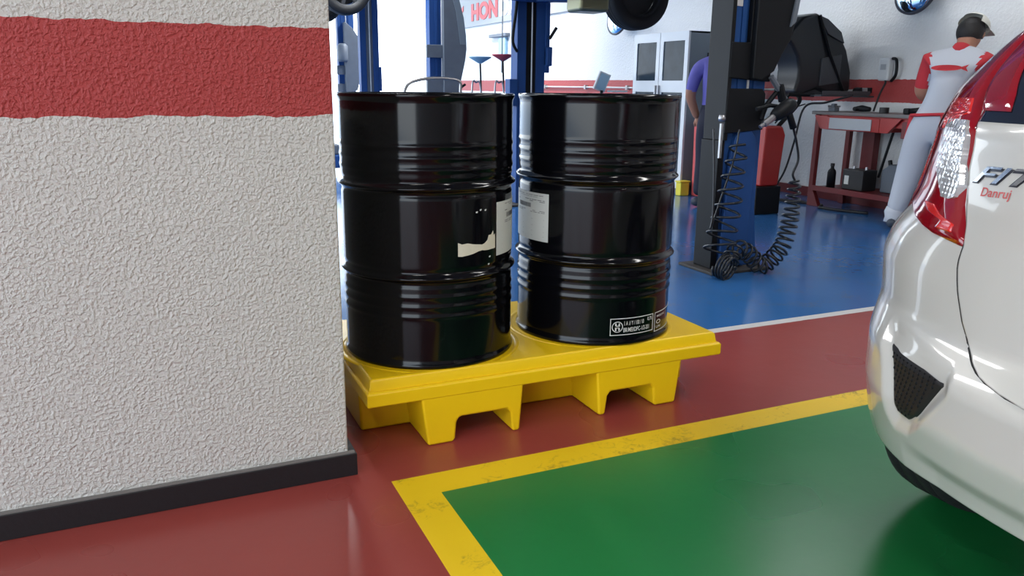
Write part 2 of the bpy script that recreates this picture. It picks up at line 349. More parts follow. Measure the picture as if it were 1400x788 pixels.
def ringmark(ac, zc, r):
    bm = bmesh.new(); n = 32; A = []
    for k in range(n):
        q = 2*PI*k/n; A.append([bm.verts.new((.2853*math.cos(math.radians(ac)+rr*math.cos(q)/.285), .2853*math.sin(math.radians(ac)+rr*math.cos(q)/.285), zc+rr*math.sin(q))) for rr in (r, r-.0028)])
    for k in range(n): bm.faces.new((A[k][0], A[(k+1) % n][0], A[(k+1) % n][1], A[k][1]))
    return bm
obj('packaging_mark', ringmark(-101.6, .068, .0205), M['stencil'], dr)
text_on(dr, 'u', -103.4, -99.8, .070, .082, M['stencil'], 'packaging_mark', off=.02); text_on(dr, 'n', -103.4, -99.8, .054, .067, M['stencil'], 'packaging_mark', off=.02)
text_on(dr, '1 A 1/ Y / 100 / 10', -96.5, -80, .072, .088, M['stencil'], 'stencil_text', off=.015); text_on(dr, '0,75', -76.5, -71.8, .077, .092, M['stencil'], 'stencil_text', off=.015)
text_on(dr, 'BR/MEI/DPC-1/2-201', -97, -74.5, .047, .064, M['stencil'], 'stencil_text', off=.015)
text_on(dr, 'MEIDPC', -65.5, -53, .080, .088, M['stencil'], 'stencil_text', off=.01); text_on(dr, 'O', -66, -60, .054, .070, M['stencil'], 'stencil_text', off=.01); text_on(dr, 'UN', -66, -60, .038, .048, M['stencil'], 'stencil_text', off=.01)

# ------------------------------------------------------------------ SPILL PALLET
sp_ = thing('spill_pallet', 'yellow plastic spill pallet holding the two black drums', 'pallet', (1.188, 2.56, 0))
A_ = [(-.487, .165), (-.467, 0), (-.381, 0), (-.375, .012), (-.370, .068), (-.358, .082), (-.196, .082), (-.184, .068), (-.176, 0), (-.150, 0), (-.137, .165)]
bm = bmesh.new()
for s in (1, -1):
    P = [(x*s, z) for x, z in A_]
    prism(P, 1, -.355, -.150, bm); prism(P, 1, .150, .355, bm)
core = [(-.638, .165), (-.632, 0), (-.381, 0), (-.370, .068), (-.358, .082), (-.196, .082), (-.184, .068), (-.176, 0)]
core = core+[(-x, z) for x, z in core[::-1]]
prism(core, 1, -.160, .160, bm)
obj('sump_base', bm, M['pallet'], sp_, bevel=.009, seg=3)
def ring(z, dx, dy): return [bm.verts.new((sx*dx, sy*dy, z)) for sx, sy in ((-1, -1), (1, -1), (1, 1), (-1, 1))]
def stack(rings, cap=True):
    for a, b in zip(rings, rings[1:]):
        for k in range(4): bm.faces.new((a[k], a[(k+1) % 4], b[(k+1) % 4], b[k]))
    if cap: bm.faces.new(rings[0]); bm.faces.new(rings[-1])
bm = bmesh.new(); stack([ring(.156, .652, .352), ring(.160, .656, .357), ring(.198, .656, .357), ring(.204, .650, .350)])
obj('lip', bm, M['pallet'], sp_, bevel=.008, seg=3)
bm = bmesh.new(); stack([ring(.200, .646, .342), ring(.232, .641, .336), ring(.2395, .635, .330), ring(.2395, .60, .30)])
obj('deck', bm, M['pallet'], sp_, bevel=.004, seg=3)
for x in (-.3565, .2746):
    bm = lathe([(.290, .235), (.292, .2395), (.297, .2410), (.304, .2410), (.309, .2395), (.311, .235)], 96, mat4=Matrix.Translation((x, -.050, 0)))
    bmesh.ops.delete(bm, geom=[v for v in bm.verts if v.co.y < -.322], context='VERTS')
    obj('drum_seat_ring', bm, M['pallet'], sp_, smooth=True)

# ------------------------------------------------------------------ FOREGROUND CAR
VC, NN, AA = .53, 2.6, .75
_z = np.array([.30, .36, .5, .6, .66, .9, 1.03, 1.2, 1.4, 1.5]); _R = np.array([1.33, 1.27, 1.21, 1.21, 1.28, 1.31, 1.34, 1.47, 1.68, 1.9])
_zt = np.array([.33, .4, .5, .6, .66, .75, .8, .83, .86, .9, 1.0, 1.1, 1.15, 1.2, 1.3, 1.5]); _Wt = np.array([.86, .86, .84, .842, .89, .912, .898, .877, .846, .826, .817, .826, .80, .771, .71, .55])
def sm(z, X, Y, h=.012): return sum(np.interp(z+d*h, X, Y)*wt for d, wt in ((-1, .25), (0, .5), (1, .25)))
GR = np.array([(0.944, .617), (.968, .622), (1.219, .601), (1.219, .590), (1.14, .505), (1.108, .483), (1.053, .477), (1.018, .494), (.981, .57)])
def sdist(P, th, z, k=.9):
    Q = P*np.array([k, 1.]); p = np.array([th*k, z]); n = len(Q); d = 9; ins = False
    for i in range(n):
        a, b = Q[i], Q[(i+1) % n]; ab = b-a; t = min(1, max(0, ((p-a)@ab)/(ab@ab))); d = min(d, np.hypot(*(p-a-ab*t)))
        if (a[1] > p[1]) != (b[1] > p[1]) and p[0] < (b[0]-a[0])*(p[1]-a[1])/(b[1]-a[1])+a[0]: ins = not ins
    return -d if ins else d
def S0(th, z):
    W = sm(z, _zt, _Wt); c, s = math.cos(th), math.sin(th); c2 = abs(c)**(2/NN)*(1 if c >= 0 else -1); s2 = abs(s)**(2/NN)
    return Vector((sm(z, _z, _R)+AA-AA*s2, VC+W*c2, z))
def S(th, z, off=0, disp=True):
    p = S0(th, z); e = 2e-3
    n = (S0(th+e, z)-S0(th-e, z)).cross(S0(th, z+e)-S0(th, z-e))
    if n.length > 0: n.normalize()
    c = Vector((2.3, VC, z));
    if n.dot(p-c) < 0: n = -n
    tt = th if th < PI/2 else PI-th
    if disp and .4 < z < .72 and .75 < tt < 1.4:
        d = sdist(GR, tt, z); off -= .016*max(0, min(1, 1-d/.028))**1.0 if d > -.5 else 0
    if disp and z < .5 and tt > 1.0:      # lower bumper ledge
        g = .436+.0*(tt); off -= .014*max(0, min(1, (g-z)/.03))*max(0, min(1, (tt-1.08)/.12))
    return p+n*off
car = thing('hatchback_car', 'white hatchback parked in the green bay, rear left corner towards the drums', 'car', (2.1, VC, 0))
car_parts = []
def cpart(name, bm, m, par=None, **k):
    if isinstance(bm, bmesh.types.BMesh) and par is None: bmesh.ops.translate(bm, verts=bm.verts[:], vec=(-2.1, -VC, 0))
    elif par is not None: bmesh.ops.translate(bm, verts=bm.verts[:], vec=(-2.1, -VC, 0))
    return obj(name, bm, m, par or car, **k)
def body():
    bm = bmesh.new(); rows = []
    zs = [.360, .363, .367]+list(np.arange(.37, .70, .007))+list(np.arange(.70, 1.5, .0125))+[1.5, 1.52]
    ths = list(np.linspace(0, .7, 18)[:-1])+list(np.linspace(.7, 1.42, 110))+list(np.linspace(1.42, PI/2, 8)[1:])
    ths = ths+[PI-t for t in ths[::-1][1:]]
    uf = lambda z: float(np.interp(z, [.3, .5, .8, 1.0, 1.5, 1.55], [5.0, 5.15, 5.05, 4.3, 3.3, 2.9]))
    for z in zs:
        ins = {.360: -.03, .363: -.010}.get(z, 0)
        zz = min(z, 1.5); row = []
        for t in ths: p = S(t, zz, ins); p.z = z if z <= 1.5 else 1.53; row.append(p)
        if z > 1.5:
            c = Vector((2.6, VC, 1.54)); row = [p.lerp(Vector((c.x, c.y, 1.54)), .35) for p in row]
        W = abs(row[0].y-VC); f = uf(z); k = 12
        side = [Vector((row[-1].x+(f-.6-row[-1].x)*i/k, VC-W, row[-1].z)) for i in range(1, k+1)]
        fr = [Vector((f-.6+.6*math.sin(a)**.8, VC-W*math.copysign(abs(math.cos(a))**.8, math.cos(a)), row[-1].z)) for a in np.linspace(0, PI, 17)[1:-1]]
        side2 = [Vector((f-.6+(row[0].x-f+.6)*i/k, VC+W, row[0].z)) for i in range(0, k)]
        rows.append([bm.verts.new(p) for p in row+side+fr+side2])
    n = len(rows[0])
    for a, b in zip(rows, rows[1:]):
        for k in range(n): bm.faces.new((a[k], a[(k+1) % n], b[(k+1) % n], b[k]))
    bm.faces.new(rows[-1])
    # wheel arches
    dele = [f for f in bm.faces if f.normal is not None and any((f.calc_center_median().x-ux)**2+(f.calc_center_median().z-.30)**2 < .345**2 for ux in (2.0, 4.5)) and abs(f.calc_center_median().y-VC) > .6 and f.calc_center_median().x > 1.7]
    bmesh.ops.delete(bm, geom=dele, context='FACES')
    return bm
cpart('bodyshell', body(), M['white_paint'], smooth=True)
def patch(lft, rgt, z0, z1, off, nz=40, nt=24, zpts=None, skirt=.0, mirror=False, disp=False, bulge=0):
    """rows at height z between theta=lft(z) and rgt(z), lifted off the body, with an edge skirt"""
    bm = bmesh.new(); g = []
    zs = np.linspace(z0, z1, nz+1)
    for i, z in enumerate(zs):
        a, b = lft(z), rgt(z); row = []
        for j in range(nt+1):
            t = a+(b-a)*j/nt; e = min(j, nt-j, i, nz-i)
            o = skirt if e == 0 else off+bulge*min(1, min(j, nt-j)/4., min(i, nz-i)/4.)
            tt = t
            if e == 0 and j in (0, nt) and 0 < i < nz: tt = t
            row.append(bm.verts.new(S(PI-tt if mirror else tt, z, o, disp)))
        g.append(row)
    for i in range(nz):
        for j in range(nt):
            try: bm.faces.new((g[i][j], g[i][j+1], g[i+1][j+1], g[i+1][j]))
            except ValueError: pass
    bmesh.ops.remove_doubles(bm, verts=bm.verts[:], dist=1e-5)
    return bm
def itp(P):
    P = sorted((z, t) for t, z in P); zz = [p[0] for p in P]; tt = [p[1] for p in P]
    return lambda z: float(np.interp(z, zz, tt))
lampL = itp([(1.150, .824), (1.074, .828), (.976, .836), (.881, .845), (.777, .858), (.66, .875), (.57, .90), (.55, 1.0), (.54, 1.12), (.60, 1.19), (.66, 1.26)])
lampR = itp([(1.153, .824), (1.148, .835), (1.074, .897), (1.031, .961), (1.010, 1.028), (.986, 1.055), (.978, 1.065), (.923, 1.108), (.88, 1.146), (.846, 1.194), (.80, 1.26)])
gapL = itp([(1.50, .605), (1.41, .612), (1.376, .615), (1.344, .619), (1.307, .626), (1.275, .640), (1.251, .659), (1.222, .697), (1.193, .755), (1.174, .786), (1.159, .826), (1.085, .897), (1.040, .961), (1.018, 1.02), (1.00, 1.045)])
for mr in (False, True):
    lamp = cpart('tail_lamp', patch(lampL, lampR, .8245, 1.26, .006, 60, 30, mirror=mr, bulge=.008), M['red_lens'], smooth=True)
    cl = itp([(.985, .893), (.965, .905), (.92, .925), (.87, .945), (.83, .98), (.82, 1.018)]); cr = itp([(.995, .893), (1.05, .905), (1.055, .93), (1.024, .968), (1.005, 1.02), (.965, 1.052)])
    bmc = patch(cl, cr, .896, 1.045, .0148, 44, 22, mirror=mr)
    for i, v in enumerate(bmc.verts):
        q = (math.sin(v.co.z*700)*.5+math.sin(v.co.y*520)*.8)*.00022; v.co.x -= q
    bmesh.ops.delete(bmc, geom=[], context='VERTS')
    cpart('clear_section', bmc, M['clear_lens'], lamp, smooth=False)
    rl = itp([(.79, 1.02), (.70, 1.05), (.66, 1.10)]); rr_ = itp([(.985, 1.047), (.975, 1.06), (.93, 1.09), (.90, 1.10)])
    bmc = patch(itp([(.80, 1.022), (.735, 1.055), (.70, 1.085)]), itp([(.80, 1.022), (.965, 1.055), (.93, 1.085)]), 1.022, 1.085, .0146, 20, 16, mirror=mr)
    for v in bmc.verts: v.co.x -= (math.sin(v.co.z*1100)*math.sin(v.co.y*900))*.0012
    cpart('red_reflector', bmc, M['red_bright'], lamp)
    bmc = patch(itp([(.66, .90), (.68, .93), (.70, 1.0), (.71, 1.02)]), itp([(.72, .90), (.735, .93), (.755, 1.0), (.76, 1.02)]), .90, 1.02, .0146, 60, 3, mirror=mr)
    for v in bmc.verts: v.co.x -= math.sin(v.co.z*1300)*.0012
    cpart('ribbed_strip', bmc, M['red_bright'], lamp)
    bmc = patch(itp([(1.03, .858), (.93, .868), (.865, .885)]), itp([(1.115, .838), (1.10, .858), (1.03, .868), (.96, .885)]), .840, .885, .0147, 16, 10, mirror=mr)
    cpart('reversing_lens', bmc, M['red_bright'], lamp, smooth=True)
    pil = cpart('pillar_lamp', patch(lambda z: lampR(z)+.012, itp([(1.119, 1.066), (1.098, 1.096), (1.05, 1.129), (1.0, 1.17), (.97, 1.26), (.96, 1.36)]), 1.064, 1.36, .010, 30, 10, skirt=.0055, mirror=mr), M['red_lens'], smooth=True)
    # recessed grille insert
    gl = itp([(1.053, .477), (1.018, .494), (.981, .57), (.944, .617), (.96, .622)]); gr_ = itp([(1.06, .477), (1.108, .483), (1.14, .505), (1.219, .592), (1.219, .601), (.97, .622)])
    bmg = patch(gl, gr_, .478, .621, -.012, 30, 16, skirt=-.017, mirror=mr)
    gi = cpart('bumper_grille', bmg, M['black_plastic'], smooth=True)
    bmg = bmesh.new()
    for ri, z in enumerate(np.arange(.488, .600, .010)):
        a, b = gl(z)+.012, gr_(z)-.012; t = a+(.010 if ri % 2 else 0)
        while t < b-.012:
            pp = [S(PI-tq if mr else tq, zq, oq, False) for tq, zq, oq in ((t, z, -.0115), (t+.006, z+.0045, -.0115), (t+.012, z, -.0115), (t+.006, z-.0045, -.0115), (t+.006, z, -.0095))]
            vs = [bmg.verts.new(p) for p in pp]
            for k in range(4): bmg.faces.new((vs[k], vs[(k+1) % 4], vs[4]))
            t += .020
    cpart('grille_mesh', bmg, M['lift_dark'], gi)
# tailgate: dark seam below, painted panel above
mirf = lambda f: (lambda z: PI-f(z))
cpart('tailgate_seam', patch(lambda z: gapL(z)-.007, lambda z: PI-gapL(z)+.007, .600, 1.045, .0012, 60, 60), M['seam'], smooth=True)
tg = cpart('tailgate', patch(gapL, mirf(gapL), .6075, 1.048, .0055, 90, 150, skirt=.0005), M['white_paint'], smooth=True)
bm = bmesh.new(); g = []
nT = 60
for j in range(nT+1):
    t = .985+(PI-1.97)*j/nT; tt = min(t, PI-t); zl = float(np.interp(tt, [.98, 1.01, 1.12, 1.2, 1.57], [1.034, 1.028, 1.024, 1.014, .985]))
    if tt < .99: zl = 1.04
    g.append([bm.verts.new(S(t, zl+(z_-0)*(1.44-zl), (.004 if 0 < z_ < 1 and 0 < j < nT else 0))) for z_ in [0, .01]+list(np.linspace(.04, .97, 24))+[.99, 1]])
for a, b in zip(g, g[1:]):
    for k in range(len(a)-1): bm.faces.new((a[k], b[k], b[k+1], a[k+1]))
cpart('rear_glass', bm, M['car_glass'], smooth=True)
def text_on_car(s, name, t0, t1, z0, z1, m, off, shear=0, bold=0, ext=0, z1b=None, dz=0):
    bm, (x0, x1, y0, y1) = text_mesh(s, 1, shear=shear, offset=bold, subdiv=2, extrude=ext)
    for v in bm.verts:
        u = (v.co.x-x0)/(x1-x0); t = t0+(t1-t0)*u; z = z0+(z1-z0)*(v.co.y-y0)/(y1-y0)+dz*u
        v.co = S(t, z, off+v.co.z*.02, False)
    return cpart(name, bm, m, tg)
text_on_car('FIT', 'model_badge', 1.084, 1.300, .937, .966, M['badge_dark'], .0065, .35, .03, .05, dz=.007)
text_on_car('FIT', 'model_badge', 1.090, 1.300, .9395, .968, M['chrome'], .0088, .35, .005, .02, dz=.007)
text_on_car('Danruj', 'dealer_sticker', 1.130, 1.222, .912, .933, M['dealer'], .0065, 0, .012, dz=.004)
# underside, wheels, windows
cpart('underbody', B(((1.80, VC-.66, .24), (4.9, VC+.66, .40)),), M['under'], bevel=.02)
def wheel(ux, vy, side, par, z=.300, m_t=None, R=.30, w=.10, dx=2.1, dy=VC):
    Mx = Matrix.Translation((ux-dx, vy-dy, z)) @ Matrix.Rotation(-side*PI/2, 4, 'X')
    prof = [(R*.66, -w), (R*.80, -w*1.02), (R*.93, -w*.95), (R*.985, -w*.78), (R, -w*.5), (R, -w*.46), (R*.975, -w*.44), (R*.975, -w*.36), (R, -w*.34), (R, -w*.04), (R*.975, -w*.02), (R*.975, w*.06), (R, w*.08), (R, w*.38), (R*.975, w*.4), (R*.975, w*.48), (R, w*.5), (R*.985, w*.78), (R*.93, w*.95), (R*.80, w*1.02), (R*.66, w)]
    ty = obj('wheel', lathe(prof, 56, mat4=Mx, close=True), M['tyre'], par, smooth=True)
    bm = lathe([(R*.67, -w*.95), (R*.67, w*.95), (R*.62, w*.8), (R*.6, w*.55), (R*.60, -w*.9)], 40, mat4=Mx, close=True)
    for k in range(7):
        a = 2*PI*k/7; c, s = math.cos(a), math.sin(a)
        A = Mx @ Matrix.Rotation(a, 4, 'Z'); box(bm, (.02, -.022, w*.45), (R*.63, .022, w*.7), 0, A)
    lathe([(0, w*.75), (R*.2, w*.72), (R*.22, w*.4), (0, w*.4)], 20, bm, Mx)
    lathe([(0, -w*.2), (R*.58, -w*.2), (R*.58, -w*.1), (0, -w*.1)], 32, bm, Mx)
    obj('rim', bm, M['alloy'] if dx else M['under'], ty)
    return ty
for ux in (2.0, 4.5):
    for s in (1, -1): wheel(ux, VC+s*.768, s, car, R=.305, z=.305)
for s in (1, -1):
    bm = bmesh.new(); 
    for (x0, x1) in ((2.25, 3.05), (3.12, 3.75)):
        for zz0, zz1 in ((1.0, 1.36),):
            vs = [bm.verts.new((x, VC+s*(float(sm(z, _zt, _Wt))+.004), z)) for x, z in ((x0, zz0), (x1, zz0), (x1-.0, zz1), (x0+.12, zz1))]
            bm.faces.new(vs)
    bmesh.ops.subdivide_edges(bm, edges=bm.edges[:], cuts=6, use_grid_fill=True)
    for v in bm.verts: v.co.y = VC+s*(float(sm(v.co.z, _zt, _Wt))+.004)
    cpart('side_window', bm, M['car_glass'], smooth=True)

# ------------------------------------------------------------------ LIFT POSTS
def gusset(par):
    obj('gusset', prism([(.10, .02), (.30, .02), (.13, .42), (.10, .46)], 1, -.012, .012), M['lift_blue'], par, bevel=.003)
def lift_post(x, y, face, label, near=False):
    """blue column; face = +1 when its arms reach towards +Y"""
    t = thing('lift_post', label, 'car lift post', (x, y, 0), 0, 'two-post car lift columns')
    obj('base_plate', B(((-.24, -.18, 0), (.20, .16, .018))), M['plate'], t, bevel=.004)
    s = face; bm = prism([(-.14, -.072*s), (.14, -.072*s), (.14, .072*s), (.05, .072*s), (.05, .055*s), (.12, .055*s), (.12, -.052*s), (-.12, -.052*s), (-.12, .055*s), (-.05, .055*s), (-.05, .072*s), (-.14, .072*s)], 2, .018, 3.5)
    obj('column', bm, M['lift_blue'], t, bevel=.005)
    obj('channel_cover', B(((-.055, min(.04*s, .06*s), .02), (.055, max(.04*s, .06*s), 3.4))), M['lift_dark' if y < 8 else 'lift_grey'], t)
    yb = -.071*s
    for x0 in (-.075, .045): obj('guide_rail', B(((x0, min(yb, yb-.01*s), .02), (x0+.03, max(yb, yb-.01*s), 3.45))), M['lift_blue'], t)
    obj('lift_cable', T([(0, -.083, .05), (0, -.083, 3.4)], .007, 8), M['white_dev'], t)
    obj('gusset', prism([(.138, .015), (.19, .015), (.138, .40)], 1, -.07, -.058), M['lift_blue'], t, bevel=.003)
    return t
def arms(t, s, z, m='lift_blue', L=((.75, .55), (-.75, .6))):
    for dx, dy in L:
        v = Vector((dx, dy*s, 0)); n = v.normalized(); q = Vector((-n.y, n.x, 0)); bm = bmesh.new()
        b0 = Vector((0, .12*s, z)); b1 = b0+v
        A = Matrix(((n.x, q.x, 0, b0.x), (n.y, q.y, 0, b0.y), (0, 0, 1, b0.z), (0, 0, 0, 1)))
        box(bm, (0, -.05, -.05), (v.length*.62, .05, .04), 0, A); box(bm, (v.length*.5, -.036, -.036), (v.length, .036, .026), 0, A)
        a = obj('swing_arm', bm, M[m], t, bevel=.004)
        obj('lift_pad', lathe([(0, .03), (.02, .03), (.02, .06), (.06, .065), (.06, .10), (0, .10)], 20, mat4=Matrix.Translation(b1+Vector((0, 0, -.02)))), M['lift_dark'], a)
# nearest post (dark carriage) and the others behind it
p1 = lift_post(3.28, 3.95, 1, 'blue lift post standing nearest, black carriage and coiled hose on it')
obj('carriage', prism([(-.165, 1.36), (-.165, 1.16), (.14, 1.14), (.14, 1.20), (.14, 2.0), (-.03, 2.0), (-.03, 1.50), (-.03, 1.36)], 1, -.115, -.075), M['lift_dark'], p1, bevel=.006)
obj('carriage_side', B(((-.170, -.11, .80), (-.142, .085, 2.0))), M['lift_dark'], p1, bevel=.004)
obj('lower_sleeve', prism([(-.170, .84), (.115, .86), (.115, 1.07), (.09, 1.10), (-.165, 1.10)], 1, -.115, -.075), M['lift_dark'], p1, bevel=.006)
obj('arm_guard', prism([(-.02, 1.155), (.045, 1.145), (.135, 1.20), (.18, 1.29), (.24, 1.38), (.247, 1.41), (.262, 1.47), (.252, 1.49), (.29, 1.62), (.30, 1.75), (.28, 2.0), (-.02, 2.0), (-.022, 1.4)], 1, -.15, -.06), M['lift_dark'], p1, bevel=.01)
obj('guard_edge', prism([(.215, 1.45), (.252, 1.48), (.29, 1.75), (.27, 1.75), (.24, 1.6)], 1, -.165, -.145), M['lift_grey'], p1, bevel=.004)
obj('sticker', B(((-.125, -.0765, 1.56), (-.045, -.0735, 1.72))), M['sticker'], p1)
obj('edge_highlight', B(((-.142, -.085, .86), (-.130, -.072, 1.5))), M['sticker'], p1)  # pale strip standing in for the bright highlight on the column edge
P = [(-.135, .03), (.07, .03), (.095, .74), (.075, .82), (.03, .862), (-.03, .862), (-.075, .82), (-.10, .74)]
obj('front_cover', prism(P, 1, -.105, -.073), M['lift_blue'], p1, bevel=.008)
obj('side_channel', B(((-.185, -.09, .02), (-.142, .08, .80))), M['lift_dark'], p1, bevel=.004)
obj('air_fitting', T([(-.20, -.12, .70), (-.20, -.12, .90)], .011, 8), M['zinc'], p1)
obj('air_valve', lathe([(0, -.02), (.018, -.018), (.022, 0), (.018, .02), (0, .022)], 12, mat4=Matrix.Translation((-.20, -.12, .93))), M['zinc'], p1, smooth=True)
lv = obj('lock_lever', T(smooth_path([(.09, -.12, .92), (.12, -.12, 1.0), (.19, -.12, 1.08)]), .015, 8), M['lift_dark'], p1, smooth=True)
obj('lever_grip', T([(.13, -.13, 1.17), (.25, -.13, 1.04)], .018, 8), M['lift_grey'], lv)
obj('lever_knob', T([(.20, -.13, 1.12), (.235, -.13, 1.03)], .026, 10), M['lift_dark'], lv)
p2 = lift_post(3.29, 6.93, -1, 'dark blue lift post behind the right-hand drum, with a pale cable down it')
arms(p2, -1, 1.88, 'lift_blue', ((-.78, .25), (.5, .3)))
obj('carriage', B(((.138, -.09, 1.22), (.18, .09, 2.1)),), M['lift_blue'], p2, bevel=.006)
obj('carriage_block', B(((.138, -.12, 1.28), (.195, -.03, 1.45)),), M['lift_blue'], p2, bevel=.01)
obj('lower_bracket', B(((-.22, -.09, .92), (-.138, .02, 1.16)),), M['lift_blue'], p2, bevel=.006)
obj('lock_lever', T([(.17, -.10, 1.52), (.23, -.12, 1.62)], .014), M['lift_dark'], p2)
obj('hydraulic_hose', T(smooth_path([(-.15, -.09, 1.40), (-.20, -.10, 1.50), (-.17, -.10, 1.75), (-.15, -.08, 1.9)]), .014), M['lift_dark'], p2)
p3 = lift_post(3.17, 9.05, 1, 'blue lift post with a bowed grey guard above the left drum')
obj('carriage', B(((-.19, -.12, 1.40), (.06, -.07, 1.54)),), M['lift_grey'], p3, bevel=.006)
obj('lower_sleeve', B(((-.19, -.12, .85), (.06, -.07, 1.17)),), M['lift_grey'], p3, bevel=.006)
bw = [(.0, .88), (.17, .9), (.20, 1.1), (.235, 1.25), (.265, 1.38), (.28, 1.5), (.275, 1.65), (.25, 1.82), (.21, 1.98), (.16, 2.15), (.0, 2.15)]
obj('arm_guard', prism(bw, 1, -.15, -.06), M['lift_grey'], p3, bevel=.01)
obj('guard_strip', prism([(.20, 1.55), (.262, 1.55), (.262, 1.68), (.24, 1.84), (.20, 1.98), (.15, 2.14), (.08, 2.14), (.15, 1.9)], 1, -.16, -.145), M['cab_side'], p3)
lv = obj('lock_lever', T(smooth_path([(.17, -.15, .96), (.20, -.15, 1.06), (.26, -.15, 1.11)]), .014), M['lift_dark'], p3)
p4 = lift_post(3.13, 12.1, -1, 'farthest-but-one blue lift post, rising behind the left end of the left drum')
obj('carriage', B(((.138, -.09, 1.0), (.17, .09, 1.35)),), M['lift_blue'], p4, bevel=.006)
p5 = lift_post(3.25, 14.1, 1, 'pale grey-blue lift post with a curved guard, leftmost beside the stucco wall')
obj('arm_guard', prism([(-.05, .9), (.15, 1.0), (.22, 1.3), (.24, 1.6), (.2, 1.85), (.10, 2.0), (-.02, 2.1), (-.05, 2.1)], 1, -.18, -.06), M['lift_grey'], p5, bevel=.01)
obj('carriage', B(((-.18, -.12, 1.25), (.0, -.07, 1.4)),), M['lift_grey'], p5, bevel=.01)
obj('lower_sleeve', B(((-.18, -.12, .9), (-.03, -.07, 1.1)),), M['lift_grey'], p5, bevel=.01)
obj('motor_unit', lathe([(0, -.14), (.08, -.14), (.09, -.1), (.09, .12), (.05, .16), (0, .16)], 20, mat4=Matrix.Translation((-.08, -.14, 1.6))), M['lift_grey'], p5, smooth=True)

# raised cars: undersides with wheels
def raised_car(x, y, z, label, wheels, paint, x0, x1, g=.305):
    t = thing('raised_car', label, 'car', (x, y, z), 0)
    prof = [(x0, g+.22), (x0+.04, g+.12), (x0+.35, g+.015), (x0+1.0, g), (x1-1.0, g), (x1-.3, g+.015), (x1-.03, g+.1), (x1, g+.3), (x1-.1, .9), (x1-.6, 1.0), (x1-1.1, 1.45), (x0+.7, 1.48), (x0+.1, 1.0)]
    obj('bodyshell', prism(prof, 1, -.82, .82), paint, t, bevel=.05, seg=3)
    obj('underbody', B(((x0+.5, -.55, g+.005), (x1-.5, .55, g+.10))), M['under'], t, bevel=.02)
    for wx in wheels:
        for s in (1, -1): wheel(wx, s*.74, s, t, .0+.295, R=.295, w=.095, dx=0, dy=0)
    return t
rc = raised_car(3.84, 5.42, 1.575, 'dark blue car raised on the lift above the right-hand drum', (.10,), M['car_blue'], -.85, 2.1)
obj('muffler', B(((-.65, .36, .10), (-.38, .60, .36))), M['muffler'], rc, bevel=.03, seg=3)
rc2 = raised_car(2.28, 10.55, 1.88, 'dark car raised on the far lift, one wheel above the left drum', (.0,), M['under'], -.8, 3.2, .46)

# ------------------------------------------------------------------ COILED HOSE + IMPACT WRENCH
def helix(path, r, turns, n=14, squash=1.):
    P = smooth_path(path, 24); L = [0]
    for a, b in zip(P, P[1:]): L.append(L[-1]+(b-a).length)
    out = []; N = int(turns*n); px = None
    for i in range(N+1):
        d = L[-1]*i/N; k = max(j for j in range(len(L)) if L[j] <= d+1e-9); k = min(k, len(P)-2); f = (d-L[k])/max(1e-9, L[k+1]-L[k])
        p = P[k].lerp(P[k+1], f); t = (P[k+1]-P[k]).normalized()
        if px is None: px = frame(t)[0]
        px = (px-t*px.dot(t)).normalized(); y = t.cross(px); a = 2*PI*i/n
        rr = r(i/N) if callable(r) else r
        out.append(p+(px*math.cos(a)+y*math.sin(a))*rr)
    return out
hz = thing('coiled_air_hose', 'black coiled air hose hanging from the nearest lift post down to the floor', 'hose', (3.117, 3.719, 0.000))  # hose and wrench points scaled out from the camera, baked into these numbers
def hobj(name, pts, r, par=hz, m='rubber', org=(3.117, 3.719, 0.000), n=6): return obj(name, T([Vector(p)-Vector(org) for p in pts], r, n), M[m], par, smooth=True)
c1 = helix([(3.148, 3.740, 0.788), (3.117, 3.740, 0.601), (3.096, 3.740, 0.393), (3.065, 3.740, 0.248), (3.044, 3.724, 0.123)], lambda t: .050+.045*t, 8)
hobj('upper_coil', c1, .0075)
c2 = helix([(3.044, 3.709, 0.082), (3.070, 3.636, 0.066)], .072, 4); hobj('resting_coil', c2, .0075)
c3 = helix([(3.086, 3.688, 0.077), (3.179, 3.719, 0.165), (3.272, 3.719, 0.123), (3.366, 3.719, 0.045), (3.460, 3.719, 0.092), (3.543, 3.730, 0.175), (3.589, 3.740, 0.352), (3.595, 3.740, 0.560)], lambda t: .050-.018*max(0, (t-.75)/.25) if t > .75 else .050, 24)
hobj('lower_coil', c3, .0075)
gx = smooth_path([(3.595, 3.740, 0.560), (3.574, 3.740, 0.601), (3.605, 3.740, 0.684), (3.579, 3.740, 0.788), (3.532, 3.730, 0.877)])
hobj('straight_hose', gx, .0075)
hobj('straight_hose', smooth_path([(3.002, 3.802, 0.871), (2.997, 3.761, 0.601), (2.992, 3.740, 0.373), (2.982, 3.740, 0.300), (3.044, 3.740, 0.477), (3.117, 3.740, 0.705), (3.137, 3.740, 0.871)]), .0055)
gun = thing('impact_wrench', 'dark air impact wrench hanging beside the nearest lift post', 'impact wrench', (3.418, 3.719, 0.965))
obj('motor_housing', T([(-.055, 0, -.025), (-.03, 0, -.01), (.03, 0, .025), (.07, 0, .045), (.09, 0, .055)], [.028, .040, .045, .042, .028], 14), M['lift_dark'], gun, smooth=True)
obj('anvil', T([(-.05, 0, -.022), (-.12, 0, -.065), (-.122, 0, -.066), (-.15, 0, -.082)], [.022, .020, .013, .012], 10), M['zinc'], gun)
obj('handle', T([(.045, 0, .02), (.075, 0, -.03), (.105, 0, -.09)], [.022, .020, .021], 10), M['lift_dark'], gun, smooth=True)
obj('hanging_bracket', T([(-.16, .03, .02), (-.04, .05, .04), (.06, .05, .03)], .012, 8), M['lift_dark'], gun)

